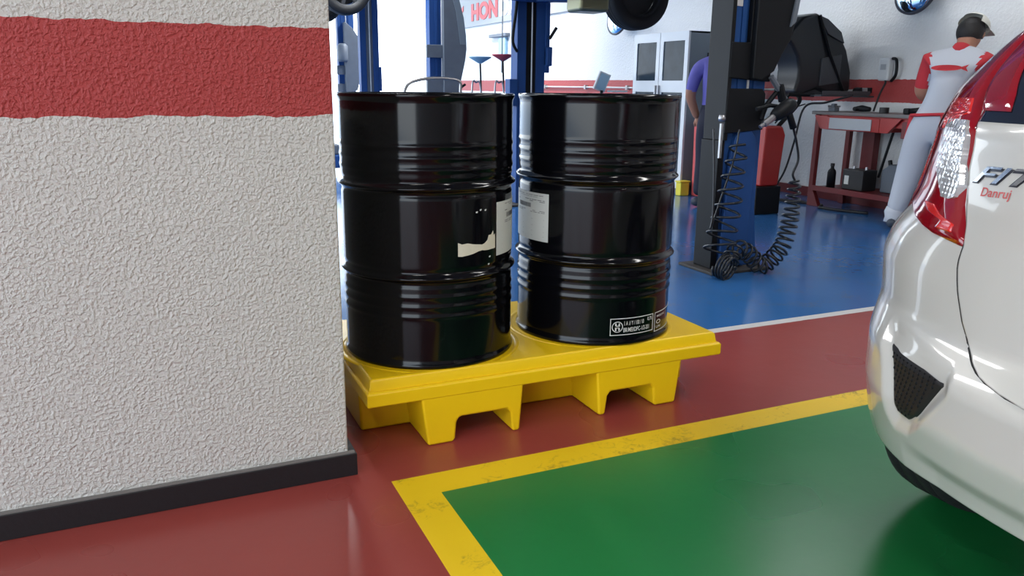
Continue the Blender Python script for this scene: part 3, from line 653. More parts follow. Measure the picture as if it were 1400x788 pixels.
# ------------------------------------------------------------------ WHEEL BALANCER (red body, black hood)
wb = thing('wheel_balancer', 'red wheel balancer with a raised black wheel hood in front of the right wall', 'wheel balancer', (5.4, 5.95, 0))
obj('cabinet', prism([(-.45, .25), (-.24, .25), (-.20, .70), (-.24, .78), (-.43, .78)], 1, -.38, -.08), M['red_paint'], wb, bevel=.02)
obj('base', B(((-.50, -.40, 0), (-.22, -.06, .25))), M['lift_dark'], wb, bevel=.01)
def hood():
    bm = bmesh.new()
    arc = [(.03, -.02), (-.02, .12), (.0, .30), (.07, .47), (.18, .62), (.30, .69), (.45, .66), (.60, .55), (.72, .40), (.80, .20), (.83, .0)]
    inner = [(.14, 0), (.17, .10), (.155, .22), (.10, .30), (.02, .37)]
    A = [bm.verts.new((x, -.16, z)) for x, z in arc]; C = [bm.verts.new((x+.02, .22, z*.97)) for x, z in arc]
    for i in range(len(arc)-1): bm.faces.new((A[i], A[i+1], C[i+1], C[i]))
    return bm, A, C
bm = prism([(.13, .0), (.16, .10), (.165, .20), (.13, .31), (.06, .40), (.0, .45), (.04, .54), (.16, .66), (.32, .70), (.42, .67), (.62, .54), (.74, .38), (.82, .18), (.83, 0), (.60, -.03), (.40, .02), (.25, -.03), (.18, -.06)], 1, -.06, .24)
hd = obj('hood', bm, M['hood'], wb, bevel=.03, seg=3); hd.location = (.02, .0, 1.08)
h2 = obj('hood_panel', prism([(.42, .05), (.66, .08), (.66, .34), (.42, .30)], 1, -.075, -.055), M['hood_in'], wb, bevel=.004); h2.location = (.02, 0, 1.08)
h3 = obj('hood_panel', prism([(.33, .68), (.44, .65), (.62, .54), (.67, .44), (.45, .52)], 1, -.08, -.055), M['hood_in'], wb, bevel=.004); h3.location = (.02, 0, 1.08)
h4 = obj('hood_rib', T([(.34, -.07, .68), (.50, -.08, .34), (.74, -.07, -.02)], .016, 6), M['lift_dark'], wb); h4.location = (.02, 0, 1.08)
obj('hood_arm', T(smooth_path([(-.25, -.20, .60), (-.14, -.20, .76), (.18, -.10, .98), (.22, 0, 1.06)]), .020, 10), M['lift_dark'], wb, smooth=True)
obj('tool_tray', B(((.30, -.25, 1.035), (.90, -.02, 1.05)), ((.30, -.26, 1.05), (.90, -.25, 1.085)), ((.32, -.02, 1.05), (.62, 0, 1.13))), M['hood_in'], wb, bevel=.005)
obj('tray_arm', T([(.05, .05, .9), (.10, -.05, 1.05), (.35, -.1, 1.045)], .018), M['lift_dark'], wb)
for i, (dx, dz, s) in enumerate(((.80, .043, .03), (.87, .041, .028), (.95, .045, .032), (1.02, .039, .026))):
    tag(obj('wheel_clamp' if i % 2 else 'socket_tool', prism([(5.4+dx-s, 1.05+dz-s), (5.4+dx+s, 1.05+dz-s*.7), (5.4+dx+s*.8, 1.05+dz+s), (5.4+dx-s*.5, 1.05+dz+s*.6)], 1, 5.72, 5.80), M['lift_dark'] if i % 2 == 0 else M['grey_drawer'], None, bevel=.008),
        ['black socket tool, first on the balancer tray', 'grey wheel clamp lying second on the balancer tray', 'dark socket tool third on the tray by the red stripe', 'pale clamp at the right end of the balancer tray'][i], 'tool')
wb.children[0].name
# extend tray so the tools rest on it
obj('tray_extension', B(((.86, -.26, 1.028), (1.07, -.08, 1.042))), M['hood_in'], wb, bevel=.004)

# ------------------------------------------------------------------ WORKBENCH
wbn = thing('workbench', 'red steel workbench with a dark top against the right wall', 'workbench', (6.05, 5.0, 0))
obj('bench_top', B(((-.22, -1.15, .868), (.27, .93, .898))), M['bench_top'], wbn, bevel=.004)
for x in (-.19, .22):
    for y in (.86, -1.1):
        obj('leg', prism([(y-.03, .868), (y+.025, .868), (y+.03, .0), (y-.12 if x < 0 and y > 0 else y-.03, .0), (y-.10 if x < 0 and y > 0 else y-.03, .03), (y-.02, .17)] if y > 0 else [(y-.03, .868), (y+.03, .868), (y+.03, 0), (y-.03, 0)], 0, x-.022, x+.022), M['dark_red'], wbn, bevel=.003)
obj('apron', B(((-.20, -1.12, .78), (-.17, .86, .868))), M['red_paint'], wbn, bevel=.004)
sh = obj('shelf', B(((-.20, -1.12, .175), (.26, .84, .19)), ((-.215, -1.12, .15), (-.20, .84, .20))), M['dark_red'], wbn, bevel=.003)
d1 = obj('drawer', B(((-.235, .12, .735), (.1, .72, .855))), M['red_paint'], wbn, bevel=.005)
obj('drawer_front', B(((-.245, .20, .745), (-.235, .68, .845))), M['grey_drawer'], d1, bevel=.003)
obj('drawer_slide', prism([(.72, .86), (.88, .86), (.80, .74), (.72, .735)], 0, -.23, -.20), M['red_paint'], wbn, bevel=.003)
obj('bracket', prism([(-.10, .86), (.12, .86), (.12, .735), (.03, .735)], 0, -.23, -.20), M['red_paint'], wbn, bevel=.003)
obj('drawer_box', B(((-.22, -.50, .70), (.1, -.10, .84))), M['dark_red'], wbn, bevel=.005)
obj('centre_post', B(((.18, .52, .19), (.26, .66, .868))), M['dark_red'], wbn, bevel=.005)
obj('brace', T([(.2, .30, .86), (.2, .44, .30)], .012), M['lift_dark'], wbn)
Z = .192
def bottle(x, y, z, label, r=.032, h=.17, m='lift_dark'):
    t = thing('bottle', label, 'bottle', (x, y, z))
    obj('flask', lathe([(0, 0), (r, 0), (r, h*.7), (r*.85, h*.8), (r*.4, h*.9), (r*.4, h)], 20), M[m], t, smooth=True); obj('cap', lathe([(0, h), (r*.5, h), (r*.5, h*1.13), (0, h*1.13)], 12), M['black_plastic'], t)
bottle(5.93, 5.70, Z, 'black plastic bottle standing at the left end of the bench shelf', .04, .20)
t = thing('battery', 'black car battery with a white label on the bench shelf', 'battery', (6.02, 5.45, Z))
obj('case', B(((-.09, -.12, 0), (.09, .12, .19))), M['black_plastic'], t, bevel=.01); obj('label', B(((-.093, .04, .05), (-.09, .09, .13))), M['label'], t)
for s in (-.07, .07): obj('terminal', T([(0, s, .19), (0, s, .215)], .012), M['zinc'], t)
t = thing('jerrycan', 'dark grey jerrycan behind the battery on the bench shelf', 'can', (6.12, 5.15, Z))
obj('body', prism([(-.10, 0), (.10, 0), (.10, .20), (.02, .26), (-.08, .26), (-.10, .22)], 0, -.06, .06), M['lift_grey'], t, bevel=.015); obj('spout', T([(0, .05, .22), (0, .07, .29)], .018), M['lift_dark'], t)
# on the bench top
Z = .899
t = thing('bench_vice', 'small dark clamp bolted at the left end of the bench top', 'clamp', (5.95, 5.78, Z)); obj('body', B(((-.03, -.04, 0), (.03, .04, .035)), ((-.02, -.02, .03), (.02, .02, .07))), M['lift_grey'], t, bevel=.006); obj('screw', T([(0, -.07, .045), (0, .07, .045)], .008), M['zinc'], t)
t = thing('air_ratchet', 'black air ratchet lying on the bench top below the tray tools', 'tool', (5.95, 5.45, Z)); obj('body', T([(0, -.09, .03), (0, .0, .035), (0, .09, .028)], [.02, .03, .018], 10), M['lift_dark'], t, smooth=True); obj('handle', T([(0, .02, .03), (-.05, .03, .022)], .014), M['lift_dark'], t)
t = thing('grease_gun', 'black grease gun lying on the bench top nearest the man in white', 'tool', (5.98, 4.88, Z)); obj('barrel', T([(0, -.10, .03), (0, -.02, .032), (0, .10, .026)], [.018, .03, .022], 10), M['lift_dark'], t, smooth=True); obj('head', B(((-.03, .07, 0), (.03, .13, .05))), M['lift_dark'], t, bevel=.01)
t = thing('tape_roll', 'small black roll on the bench top between the two air tools', 'tape', (5.97, 5.22, Z)); obj('roll', lathe([(.02, 0), (.04, 0), (.04, .05), (.02, .05)], 20, close=True), M['cable'], t)
for i in range(2):
    tag(obj('document_folder', B(((6.02, 4.62-.05*i, Z), (6.26, 4.645-.05*i, Z+.17))), M['white_dev'], None, bevel=.003), ['white folder standing on the bench at the man\'s elbow, left one', 'white folder standing on the bench, right one by the man in white'][i], 'folder', 'white folders on the bench')
# wall tester + cable
t = thing('battery_tester', 'white battery tester hung on the right wall above the bench', 'tester', (6.35, 5.50, 1.28))
obj('case', B(((-.07, .0, -.10), (0, .12, .11))), M['white_dev'], t, bevel=.02, seg=3); obj('display', B(((-.073, .03, -.0), (-.069, .09, .05))), M['grey_drawer'], t); obj('holder', T(smooth_path([(-.03, 0, .10), (-.06, -.07, .08), (-.06, -.08, -.04), (-.04, -.02, -.10)]), .014), M['lift_dark'], t, smooth=True)
obj('leads', T(smooth_path([(-.05, .04, -.10), (-.10, -.01, -.12), (-.12, .02, -.22), (-.14, .05, -.375)]), .009), M['cable'], t, smooth=True)
tag(obj('power_cable', T(smooth_path([(5.93, 5.55, 1.05), (5.78, 5.72, .98), (5.70, 5.90, .93), (5.68, 5.97, .6), (5.66, 6.05, .3), (5.62, 6.20, .06), (5.6, 6.3, .015)]), .010), M['cable'], smooth=True), 'black cable looping from the balancer tray over the bench end to the floor', 'cable')
tag(obj('thin_cable', T(smooth_path([(5.80, 6.0, .96), (5.55, 5.95, .90), (5.20, 5.72, .80)]), .006), M['cable'], smooth=True), 'thin black cable running from the tray down to the red balancer', 'cable')
tag(obj('floor_hose', T(smooth_path([(5.5, 6.45, .02), (5.7, 6.3, .015), (5.9, 5.8, .015), (5.75, 5.6, .015), (5.9, 5.2, .015)]), .014), M['cable'], smooth=True), 'black hose lying on the blue floor under the workbench', 'hose')
for v0, nm in ((6.5, 'a'),):
    t = thing('wall_pipe', 'pale horizontal pipe along the red stripe of the right wall', 'pipe', (6.32, 9, 1.09))
    obj('pipe', T([(0, -3.2, 0), (0, 4.2, 0)], .012, 8), M['pipe'], t, smooth=True)
    for y in (-2.5, -.5, 1.0, 2.2, 3.6): obj('pipe_clip', B(((-.02, y-.02, -.03), (.03, y+.02, .03))), M['pipe'], t)

# convex mirrors
def convex(x, y, z, label, r=.25, tilt=.25, rz=0):
    t = thing('convex_mirror', label, 'mirror', (x, y, z)); t.rotation_euler = (0, -PI/2+tilt, rz)
    obj('dome', lathe([(0, .09)]+[(r*math.sin(a), .09*math.cos(a)**1.2) for a in np.linspace(.1, PI/2-.05, 12)]+[(r, 0)], 40), M['mirror'], t, smooth=True)
    obj('rim', lathe([(r*.97, -.015), (r*1.06, -.01), (r*1.06, .015), (r*.97, .012)], 40, close=True), M['mirror_rim'], t, smooth=True)
    obj('bracket', T([(0, 0, -.01), (.05, 0, -.12)], .02), M['mirror_rim'], t)
convex(6.22, 5.25, 1.945, 'round convex mirror high on the right wall above the man in white', .20, .2)
convex(6.17, 10.05, 2.08, 'round convex mirror on the far wall, half hidden by the raised wheel', .27, .2)

# ------------------------------------------------------------------ CABINET, BIN, BOX
cb = thing('glass_door_cabinet', 'white cabinet with four glass panes behind the right-hand drum', 'cabinet', (5.12, 7.45, 0))
obj('carcass', B(((0, -.50, .06), (.62, -.48, 1.66)), ((.0, .48, .06), (.62, .5, 1.66)), ((0, -.5, 1.64), (.62, .5, 1.66)), ((0, -.5, .06), (.62, .5, .10)), ((.6, -.5, .06), (.62, .5, 1.66))), M['cab_side'], cb, bevel=.003)
obj('plinth', B(((.03, -.48, 0), (.6, .48, .06))), M['lift_grey'], cb)
for z in (.45, .85, 1.02, 1.32): obj('shelf', B(((.04, -.48, z), (.6, .48, z+.02))), M['cab_white'], cb)
for s in (-1, 1):
    y0, y1 = (-.50, -.005) if s < 0 else (.005, .50)
    bm = bmesh.new(); st = .10
    ya, yb_ = y0+.06, y1-.06
    for a, b in (((y0, .06), (ya, 1.66)), ((yb_, .06), (y1, 1.66)), ((ya, 1.57), (yb_, 1.66)), ((ya, 1.05), (yb_, 1.17)), ((ya, .06), (yb_, .20))): box(bm, (-.022, a[0], a[1]), (0, b[0], b[1]))
    bmesh.ops.remove_doubles(bm, verts=bm.verts[:], dist=1e-4)
    d = obj('door', bm, M['cab_white'], cb)
    for z0, z1 in ((1.17, 1.57), (.20, 1.05)):
        obj('glass_pane', B(((-.012, ya, z0), (-.008, yb_, z1))), M['cab_glass'], d)
    obj('handle', B(((-.05, -.03*s-.008 if s > 0 else -.035, .95), (-.022, -.03*s+.008 if s > 0 else -.02, 1.12))), M['zinc'], d) if s < 0 else obj('handle', B(((-.05, .02, .95), (-.022, .035, 1.12))), M['zinc'], d)
obj('side_rail', B(((.22, -.515, .3), (.26, -.50, 1.45))), M['lift_dark'], cb)
bn = thing('waste_bin', 'faded red bin with a white bag beside the glass-door cabinet', 'bin', (5.33, 6.72, 0), .05)
obj('bin_body', prism([(-.15, 0), (.15, 0), (.17, .74), (-.17, .74)], 1, -.14, .14), M['bin_red'], bn, bevel=.015)
bm = bmesh.new(); bmesh.ops.create_icosphere(bm, subdivisions=4, radius=.17)
for v in bm.verts: v.co = Vector((v.co.x, v.co.y*.85, max(-.05, v.co.z*.55)))*(1+.14*math.sin(v.co.x*55+v.co.y*31)*math.sin(v.co.z*60)) + Vector((0, 0, .77))
obj('liner_bag', bm, M['bag'], bn, smooth=True)
text_bm, bb = text_mesh('HONDA', .055, offset=.001)
for v in text_bm.verts: v.co = Vector((-.172+.02*(.64-(.58+v.co.y))/.74*0, .09-(v.co.x-bb[0])*1.0, .60+v.co.y)); 
text_bm.free()
t = thing('yellow_crate', 'small yellow box on the floor between cabinet and red bin', 'box', (5.10, 6.93, 0)); obj('box', B(((-.07, -.09, .0), (.04, .0, .14))), M['yellow_box'], t, bevel=.01); obj('lid', B(((-.08, -.095, .14), (.05, .0, .155))), M['yellow_box'], t, bevel=.004)

# ------------------------------------------------------------------ THINGS BEHIND THE DRUMS
def drainer(x, y, ztop, label, m, r=.115):
    t = thing('oil_drainer', label, 'oil drainer', (x, y, 0), 0)
    obj('tank', lathe([(0, .08), (.10, .08), (.11, .12), (.11, .52), (.08, .58), (0, .58)], 28), M['lift_grey'], t, smooth=True)
    obj('stem', T([(.03, 0, .56), (0, 0, ztop-.06)], .010, 8), M['lift_dark'], t)
    obj('pan', lathe([(.01, ztop-.07), (.03, ztop-.06), (r, ztop-.01), (r*1.04, ztop), (r*.96, ztop), (.02, ztop-.05)], 32, close=True), M[m], t, smooth=True)
    obj('handle', T(smooth_path([(-.11, -.06, .45), (-.115, -.06, 1.08), (-.07, -.06, 1.13), (-.02, -.06, 1.08), (.0, -.06, .56)]), .010, 8), M['zinc'], t, smooth=True)
    for a in range(3): obj('caster', lathe([(0, -.015), (.04, -.015), (.04, .015), (0, .015)], 16, mat4=Matrix.Translation((.07*math.cos(a*2.1), .07*math.sin(a*2.1), .04)) @ Matrix.Rotation(PI/2, 4, 'X')), M['lift_dark'], t)
drainer(3.27, 8.05, 1.39, 'wheeled oil drainer with a pale blue pan behind the left drum', 'blue_pan')
drainer(3.53, 8.05, 1.42, 'wheeled oil drainer with a dull red pan behind the left drum', 'red_pan')
t = thing('tool_trolley', 'grey service trolley with a bent pipe handle behind the left drum', 'trolley', (1.62, 4.7, 0))
obj('body', B(((-.25, -.25, .10), (.28, .25, .80))), M['lift_grey'], t, bevel=.01)
obj('handle', T(smooth_path([(-.25, -.2, .80), (-.255, -.2, 1.06), (-.16, -.2, 1.13), (.06, -.2, 1.13), (.085, -.2, 1.05), (.09, -.2, .8)]), .009, 8), M['zinc'], t, smooth=True)
for sx in (-.2, .22):
    for sy in (-.2, .2): obj('caster', lathe([(0, -.015), (.05, -.015), (.05, .015), (0, .015)], 16, mat4=Matrix.Translation((sx, sy, .05)) @ Matrix.Rotation(PI/2, 4, 'X')), M['lift_dark'], t)
t = thing('tablet_stand', 'white tilted tablet screen on a stand behind the right-hand drum', 'tablet', (4.79, 8.12, 0))
obj('base', lathe([(0, 0), (.2, 0), (.2, .02), (.03, .04), (0, .04)], 28), M['lift_dark'], t, smooth=True); obj('pole', T([(0, 0, .04), (0, 0, 1.06)], .018), M['lift_dark'], t)
A = Matrix.Translation((0, 0, 1.15)) @ Matrix.Rotation(.45, 4, 'Z') @ Matrix.Rotation(.30, 4, 'X') @ Matrix.Rotation(.2, 4, 'Y'); bm = bmesh.new(); box(bm, (-.12, -.012, -.10), (.12, .012, .11), 0, A); obj('casing', bm, M['white_dev'], t, bevel=.006)
bm = bmesh.new(); box(bm, (-.095, -.016, -.085), (.095, -.012, .095), 0, A); obj('screen', bm, M['screen'], t)
obj('keyboard', B(((.10, -.08, 1.04), (.30, .04, 1.06))), M['white_dev'], t, bevel=.004)
t = thing('hanging_cord', 'thin dark cord hanging from the ceiling in front of the sign', 'cord', (4.02, 9.2, 1.25)); obj('cord', T([(0, 0, 2.44), (.01, 0, 1.2), (0, 0, .0)], .007), M['lift_grey'], t)
t = thing('wall_fixture', 'small grey wall unit below the sign on the right wall', 'wall unit', (6.35, 14.6, 1.85)); obj('bracket', B(((-.10, -.45, .14), (0, .35, .20))), M['lift_grey'], t, bevel=.01); obj('case', B(((-.06, -.35, -.25), (0, -.02, .13))), M['blue_pan'], t, bevel=.01)
t = thing('floor_jack', 'blue trolley jack glimpsed between the stucco wall and the left drum', 'jack', (2.05, 10.2, 0))
obj('chassis', B(((-.3, -.4, .10), (.3, .4, .26))), M['lift_blue'], t, bevel=.02); obj('arm', B(((-.12, -.35, .26), (.12, .3, .38))), M['lift_grey'], t, bevel=.02); obj('saddle', lathe([(0, .38), (.09, .38), (.1, .48), (0, .48)], 20), M['lift_dark'], t)
for sx in (-.3, .3):
    for sy in (-.3, .3): obj('wheel', lathe([(0, -.03), (.08, -.03), (.08, .03), (0, .03)], 16, mat4=Matrix.Translation((sx, sy, .08)) @ Matrix.Rotation(PI/2, 4, 'Y')), M['lift_dark'], t)

# sign on the far part of the right wall
sg = thing('wall_sign', 'long grey sign with red and white letters high on the far right wall', 'sign', (6.35, 15, 2.26))
obj('board', B(((-.04, -3.6, 0), (0, 2.3, .62))), M['sign_grey'], sg, bevel=.004)
def sign_text(s, y0, size, m, w):
    bm, (x0, x1, a, b) = text_mesh(s, size, offset=.02, extrude=.004)
    k = w/(x1-x0)
    for v in bm.verts: v.co = Vector((-.046-v.co.z, y0-(v.co.x-x0)*k, .10+(v.co.y-a)/(b-a)*.34))
    obj('lettering', bm, m, sg)
sign_text('HON', 1.0, .4, M['sign_red'], 1.35); sign_text('DA', -.45, .4, M['sign_white'], .85)
sign_text('<', 1.75, .4, M['sign_red'], .3)

# ------------------------------------------------------------------ PEOPLE
def figure(name, label, joints, bones, mats, loc):
    """joints {name:(co, r)}; bones [(a, b, mat_at_a, mat_at_b, split)]; first joint is the root"""
    names = list(joints); me = bpy.data.meshes.new('sk'); me.from_pydata([joints[n][0] for n in names], [(names.index(b[0]), names.index(b[1])) for b in bones], [])
    o = bpy.data.objects.new('sk', me); COL.objects.link(o); o.modifiers.new('skin', 'SKIN')
    for i, n in enumerate(names):
        r = joints[n][1]; r = r if isinstance(r, tuple) else (r, r); me.skin_vertices[0].data[i].radius = r; me.skin_vertices[0].data[i].use_root = (i == 0)
    s = o.modifiers.new('s', 'SUBSURF'); s.levels = s.render_levels = 3
    dg = bpy.context.evaluated_depsgraph_get(); m2 = bpy.data.meshes.new_from_object(o.evaluated_get(dg)); bpy.data.objects.remove(o)
    m2.materials.clear()
    keys = list(mats)
    seg = [(Vector(joints[a][0]), Vector(joints[b][0]), ma, mb, sp, (joints[a][1] if not isinstance(joints[a][1], tuple) else max(joints[a][1]))) for a, b, ma, mb, sp in bones]
    for p in m2.polygons:
        c = p.center; best = (9, None)
        for a, b, ma, mb, spl, ra in seg:
            ab = b-a; t = max(0, min(1, (c-a).dot(ab)/ab.dot(ab))); d = (c-(a+ab*t)).length/max(.03, ra)
            if d < best[0]: best = (d, ma if t < spl else mb)
        p.material_index = keys.index(best[1]); p.use_smooth = True
    for v in m2.vertices: v.co -= Vector(loc)
    root = thing(name, label, 'person', loc)
    b = obj('body', m2, [mats[k] for k in keys], root)
    return root, b
def fr(c, f):    # local body frame: r = his right, f = forward
    F = Vector((math.cos(f), math.sin(f), 0)); Rr = Vector((F.y, -F.x, 0)); c = Vector(c)
    return lambda r, fw, z: tuple(c+Rr*r+F*fw+Vector((0, 0, z)))
def hand(G, base, d, side, par, loc, m):
    """five-fingered relaxed hand"""
    bm = bmesh.new(); b = Vector(base); d = Vector(d).normalized(); s = Vector(side).normalized(); n = d.cross(s)
    tube(bm, [b-d*.01, b+d*.03, b+d*.075, b+d*.09], [.022, .032, .034, .026], 10)
    for k, L in enumerate((.062, .072, .066, .05)):
        o = b+d*.08+s*(k-1.5)*.017; tube(bm, [o, o+d*L*.45+n*.004, o+d*L*.8+n*.016, o+d*L+n*.03], [.0095, .009, .008, .006], 7)
    o = b+d*.025-s*.028; tube(bm, [o, o+d*.03-s*.018, o+d*.06-s*.018+n*.01], [.011, .010, .008], 7)
    for v in bm.verts: v.co -= Vector(loc)
    return obj('hand', bm, m, par, smooth=True)
# man in white at the bench
c0 = (5.50, 4.36, 0); G = fr(c0, math.radians(26))
J = {'pel': (G(.03, 0, .86), (.165, .13)), 'wst': (G(.06, .0, .98), (.175, .135)), 'chs': (G(.09, .03, 1.18), (.195, .145)), 'shc': (G(.11, .07, 1.335), (.14, .105)), 'nk': (G(.125, .12, 1.405), .060), 'hd0': (G(.14, .16, 1.46), .082), 'hd1': (G(.15, .20, 1.525), .094),
     'lsh': (G(-.07, .05, 1.31), .088), 'lel': (G(-.115, .08, 1.08), .066), 'lwr': (G(-.04, .30, 1.01), .034), 'rsh': (G(.29, .05, 1.30), .088), 'rel': (G(.35, .12, 1.07), .066), 'rwr': (G(.24, .32, 1.01), .034),
     'lhp': (G(-.06, 0, .80), .125), 'lkn': (G(-.13, .07, .46), .10), 'lan': (G(-.20, .10, .12), .074), 'rhp': (G(.12, 0, .80), .125), 'rkn': (G(.17, .08, .46), .10), 'ran': (G(.22, .06, .12), .074)}
Bn = [('pel', 'wst', 'p', 's', .7), ('wst', 'chs', 's', 's', 1), ('chs', 'shc', 's', 's', 1), ('shc', 'nk', 's', 'k', .8), ('nk', 'hd0', 'k', 'k', 1), ('hd0', 'hd1', 'k', 'k', 1),
      ('shc', 'lsh', 's', 'r', .95), ('lsh', 'lel', 'r', 'k', .82), ('lel', 'lwr', 'k', 'k', 1), ('shc', 'rsh', 's', 'r', .95), ('rsh', 'rel', 'r', 'k', .82), ('rel', 'rwr', 'k', 'k', 1),
      ('pel', 'lhp', 'p', 'p', 1), ('lhp', 'lkn', 'p', 'p', 1), ('lkn', 'lan', 'p', 'p', 1), ('pel', 'rhp', 'p', 'p', 1), ('rhp', 'rkn', 'p', 'p', 1), ('rkn', 'ran', 'p', 'p', 1)]
loc = (5.5, 4.36, 0)
m1, b1 = figure('person', 'person in white and red overalls and white cap, seen from behind at the workbench', J, Bn, {'p': M['shirt_white'], 's': M['shirt_white'], 'r': M['shirt_red'], 'k': M['skin']}, loc)
def rel(p): return Vector(p)-Vector(loc)
def shoe(an, f, par, m, lo):
    bm = bmesh.new(); a = Vector(an); d = Vector((math.cos(f), math.sin(f), 0)); q = []
    tube(bm, [Vector((a.x, a.y, .055))-d*.08-Vector(lo), Vector((a.x, a.y, .055))-d*.02-Vector(lo), Vector((a.x, a.y, .048))+d*.07-Vector(lo), Vector((a.x, a.y, .04))+d*.15-Vector(lo), Vector((a.x, a.y, .034))+d*.19-Vector(lo)], [.035, .048, .045, .040, .020], 12)
    for v in bm.verts: v.co.z = max(.004, v.co.z)
    obj('shoe', bm, m, par, smooth=True)
f1 = math.radians(26)
shoe(J['lan'][0], f1, m1, M['shoe'], loc); shoe(J['ran'][0], f1, m1, M['shoe'], loc)
for k in ('lan', 'ran'):   # bunched trouser hems
    p = rel(J[k][0]); obj('trouser_hem', T([p+Vector((0, 0, .06)), p+Vector((0, 0, .02)), p+Vector((.0, .0, -.02)), p+Vector((0, 0, -.06))], [.068, .082, .072, .080], 14), M['shirt_white'], m1, smooth=True)
for k, sd in (('l', -1), ('r', 1)):
    wr = Vector(J[k+'wr'][0]); d = (wr-Vector(J[k+'el'][0])); hand(G, wr, d, Vector((math.sin(f1), -math.cos(f1), 0))*sd*-1, m1, loc, M['skin'])
hc = rel(J['hd1'][0]); F1 = Vector((math.cos(f1-.35), math.sin(f1-.35), 0)); R1 = Vector((F1.y, -F1.x, 0))
def blob(name, c, sx, sy, sz, m, par, cut=None, tilt=0, fdir=F1):
    bm = bmesh.new(); bmesh.ops.create_uvsphere(bm, u_segments=28, v_segments=18, radius=1)
    if cut is not None: bmesh.ops.delete(bm, geom=[v for v in bm.verts if cut(v.co)], context='VERTS')
    r = Vector((fdir.y, -fdir.x, 0)); A = Matrix(((fdir.x, r.x, 0), (fdir.y, r.y, 0), (0, 0, 1))) @ Matrix.Rotation(tilt, 3, 'Y')
    for v in bm.verts: v.co = A @ Vector((v.co.x*sx, v.co.y*sy, v.co.z*sz)) + c
    return obj(name, bm, m, par, smooth=True)
def face(hc, F, R, par, k=1.0):
    blob('nose', hc+F*.095+Vector((0, 0, -.015)), .02, .014, .024, M['skin'], par, fdir=F)
    for s in (-1, 1):
        blob('eye', hc+F*.086+R*.03*s+Vector((0, 0, .012)), .010, .014, .009, M['white_dev'], par, fdir=F); blob('ear', hc+R*.086*s+Vector((0, 0, -.01)), .022, .012, .032, M['skin'], par, fdir=F)
    blob('mouth', hc+F*.088+Vector((0, 0, -.052)), .008, .024, .006, M['shirt_red'], par, fdir=F)
face(hc, F1, R1, m1)
blob('hair', hc+Vector((0, 0, .005))-F1*.012, .104, .099, .110, M['hair'], m1, cut=lambda v: v.z < -.55 or (v.x > .3 and v.z < .4))
cp = blob('cap', hc+Vector((0, 0, .042))+F1*.014, .118, .111, .100, M['cap'], m1, cut=lambda v: v.z < -.05 or (v.x < -.72 and v.z < .40), tilt=.55)
bm = bmesh.new(); ring_ = []
for k in range(13):
    a = -1.1+2.2*k/12; ring_.append([bm.verts.new(hc+F1*(.105*math.cos(a)+e*math.cos(a*.6))+R1*(.100*math.sin(a)+e*.25*math.sin(a))+Vector((0, 0, .03-e*.55+dz))) for e, dz in ((0, 0), (.09, 0), (.09, .006), (0, .006))])
for a, b in zip(ring_, ring_[1:]):
    for k in range(4): bm.faces.new((a[k], b[k], b[(k+1) % 4], a[(k+1) % 4]))
obj('cap_peak', bm, M['cap'], m1, smooth=True)
obj('collar', T([rel(G(.115, .085, 1.36)), rel(G(.12, .10, 1.40)), rel(G(.123, .11, 1.415))], [.085, .072, .066], 18), M['shirt_red'], m1, smooth=True)
wb_ = rel(G(.01, 0, .925)); 
bm = bmesh.new(); rp_ = []
for k in range(33):
    a = 2*PI*k/32; rp_.append(rel(G(.04+.186*math.cos(a), .155*math.sin(a), .925+.012*math.cos(a))))
obj('apron_tie', tube(bm, rp_, .013, 6, False), M['shirt_red'], m1, smooth=True)
obj('apron_panel', T([rel(G(-.135, .07, .90)), rel(G(-.165, .10, .66)), rel(G(-.195, .13, .42))], [.045, .045, .02], 8), M['shirt_red'], m1, smooth=True)
obj('tie_end', T([rel(G(.10, -.15, .92)), rel(G(.125, -.165, .86)), rel(G(.10, -.16, .80))], [.012, .02, .012], 8), M['shirt_red'], m1, smooth=True)
def back_patch(poly, z0, name, m, par, G_, back=-.190):
    bm = bmesh.new(); vs = [bm.verts.new(rel(G_(x, back+1.3*(x-.09)**2+max(0, (zz-1.25))*.35, zz))) for x, zz in poly]; f = bm.faces.new(vs)
    r = bmesh.ops.extrude_face_region(bm, geom=[f]); d = Vector(G_(0, .004, 0))-Vector(G_(0, 0, 0))
    for v in [e for e in r['geom'] if isinstance(e, bmesh.types.BMVert)]: v.co += d*2
    return obj(name, bm, m, par)
el = [(.09+.105*math.cos(a), 1.262+.021*math.sin(a)) for a in np.linspace(0, 2*PI, 25)[:-1]]
EMB = back_patch(el, 0, 'back_emblem', M['shirt_red'], m1, G)
back_patch([(.17, 1.262), (.23, 1.285), (.215, 1.262), (.23, 1.235)], 0, 'back_emblem', M['shirt_red'], m1, G)
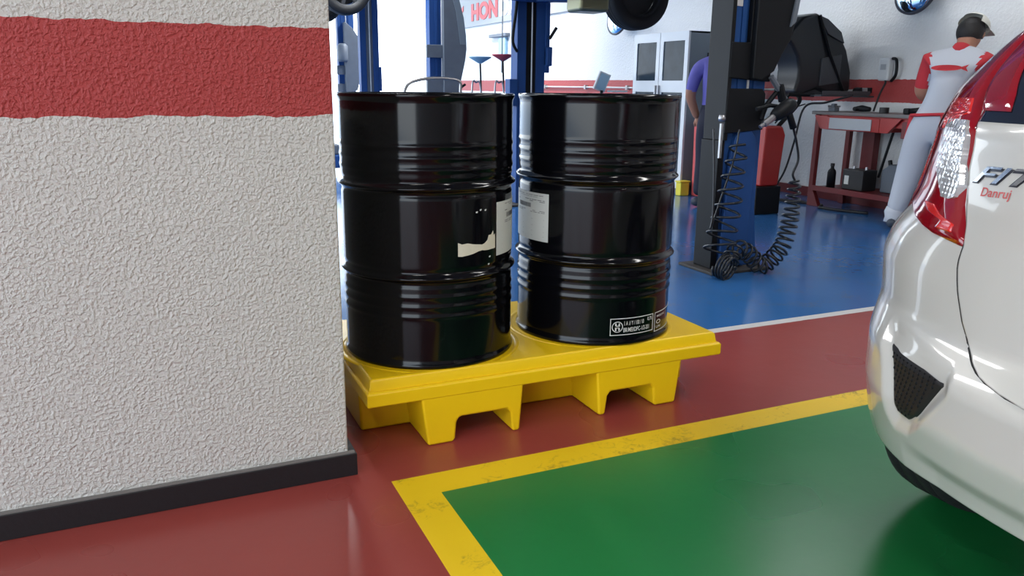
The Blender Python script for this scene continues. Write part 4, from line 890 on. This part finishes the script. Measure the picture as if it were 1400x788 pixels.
# man in purple behind the nearest post
c0 = (4.83, 6.10, 0); f2 = math.radians(30); G2 = fr(c0, f2); loc = c0
J2 = {'pel': (G2(0, 0, .84), (.14, .115)), 'wst': (G2(0, .02, .98), (.14, .115)), 'chs': (G2(0, .0, 1.18), (.165, .14)), 'shc': (G2(0, .03, 1.31), (.12, .12)), 'nk': (G2(0, .12, 1.40), .056), 'hd0': (G2(0, .19, 1.46), .076), 'hd1': (G2(0, .23, 1.53), .086),
      'lsh': (G2(-.19, -.02, 1.28), .075), 'lel': (G2(-.23, -.11, 1.03), .048), 'lwr': (G2(-.22, .0, .82), .032), 'rsh': (G2(.19, .0, 1.28), .075), 'rel': (G2(.25, .06, 1.03), .048), 'rwr': (G2(.20, .12, .88), .032),
      'lhp': (G2(-.09, 0, .78), .105), 'lkn': (G2(-.10, .02, .44), .078), 'lan': (G2(-.10, -.05, .10), .055), 'rhp': (G2(.09, 0, .78), .105), 'rkn': (G2(.12, .05, .44), .078), 'ran': (G2(.13, .06, .10), .055)}
J2['lsh'] = (G2(-.19, -.04, 1.27), .08); J2['lel'] = (G2(-.245, -.06, 1.03), .05); J2['lwr'] = (G2(-.20, .05, .82), .034)
m2_, b2 = figure('person', 'person in a purple shirt and dark trousers, half hidden behind the nearest lift post', J2, [tuple(b) for b in Bn], {'p': M['navy'], 's': M['purple'], 'r': M['purple'], 'k': M['skin']}, loc)
shoe(J2['lan'][0], f2, m2_, M['shoe'], loc); shoe(J2['ran'][0], f2, m2_, M['shoe'], loc)
for k, sd in (('l', -1), ('r', 1)):
    wr = Vector(J2[k+'wr'][0]); d = (wr-Vector(J2[k+'el'][0])); hand(G2, wr, d, Vector((math.sin(f2), -math.cos(f2), 0))*sd*-1, m2_, loc, M['skin'])
h2c = Vector(J2['hd1'][0])-Vector(loc); F2 = Vector((math.cos(f2), math.sin(f2), 0)); R2 = Vector((F2.y, -F2.x, 0)); face(h2c, F2, R2, m2_)
blob('hair', h2c+Vector((0, 0, .012))-F2*.01, .098, .092, .10, M['hair'], m2_, cut=lambda v: v.z < -.5 or (v.x > .3 and v.z < .45), fdir=F2)
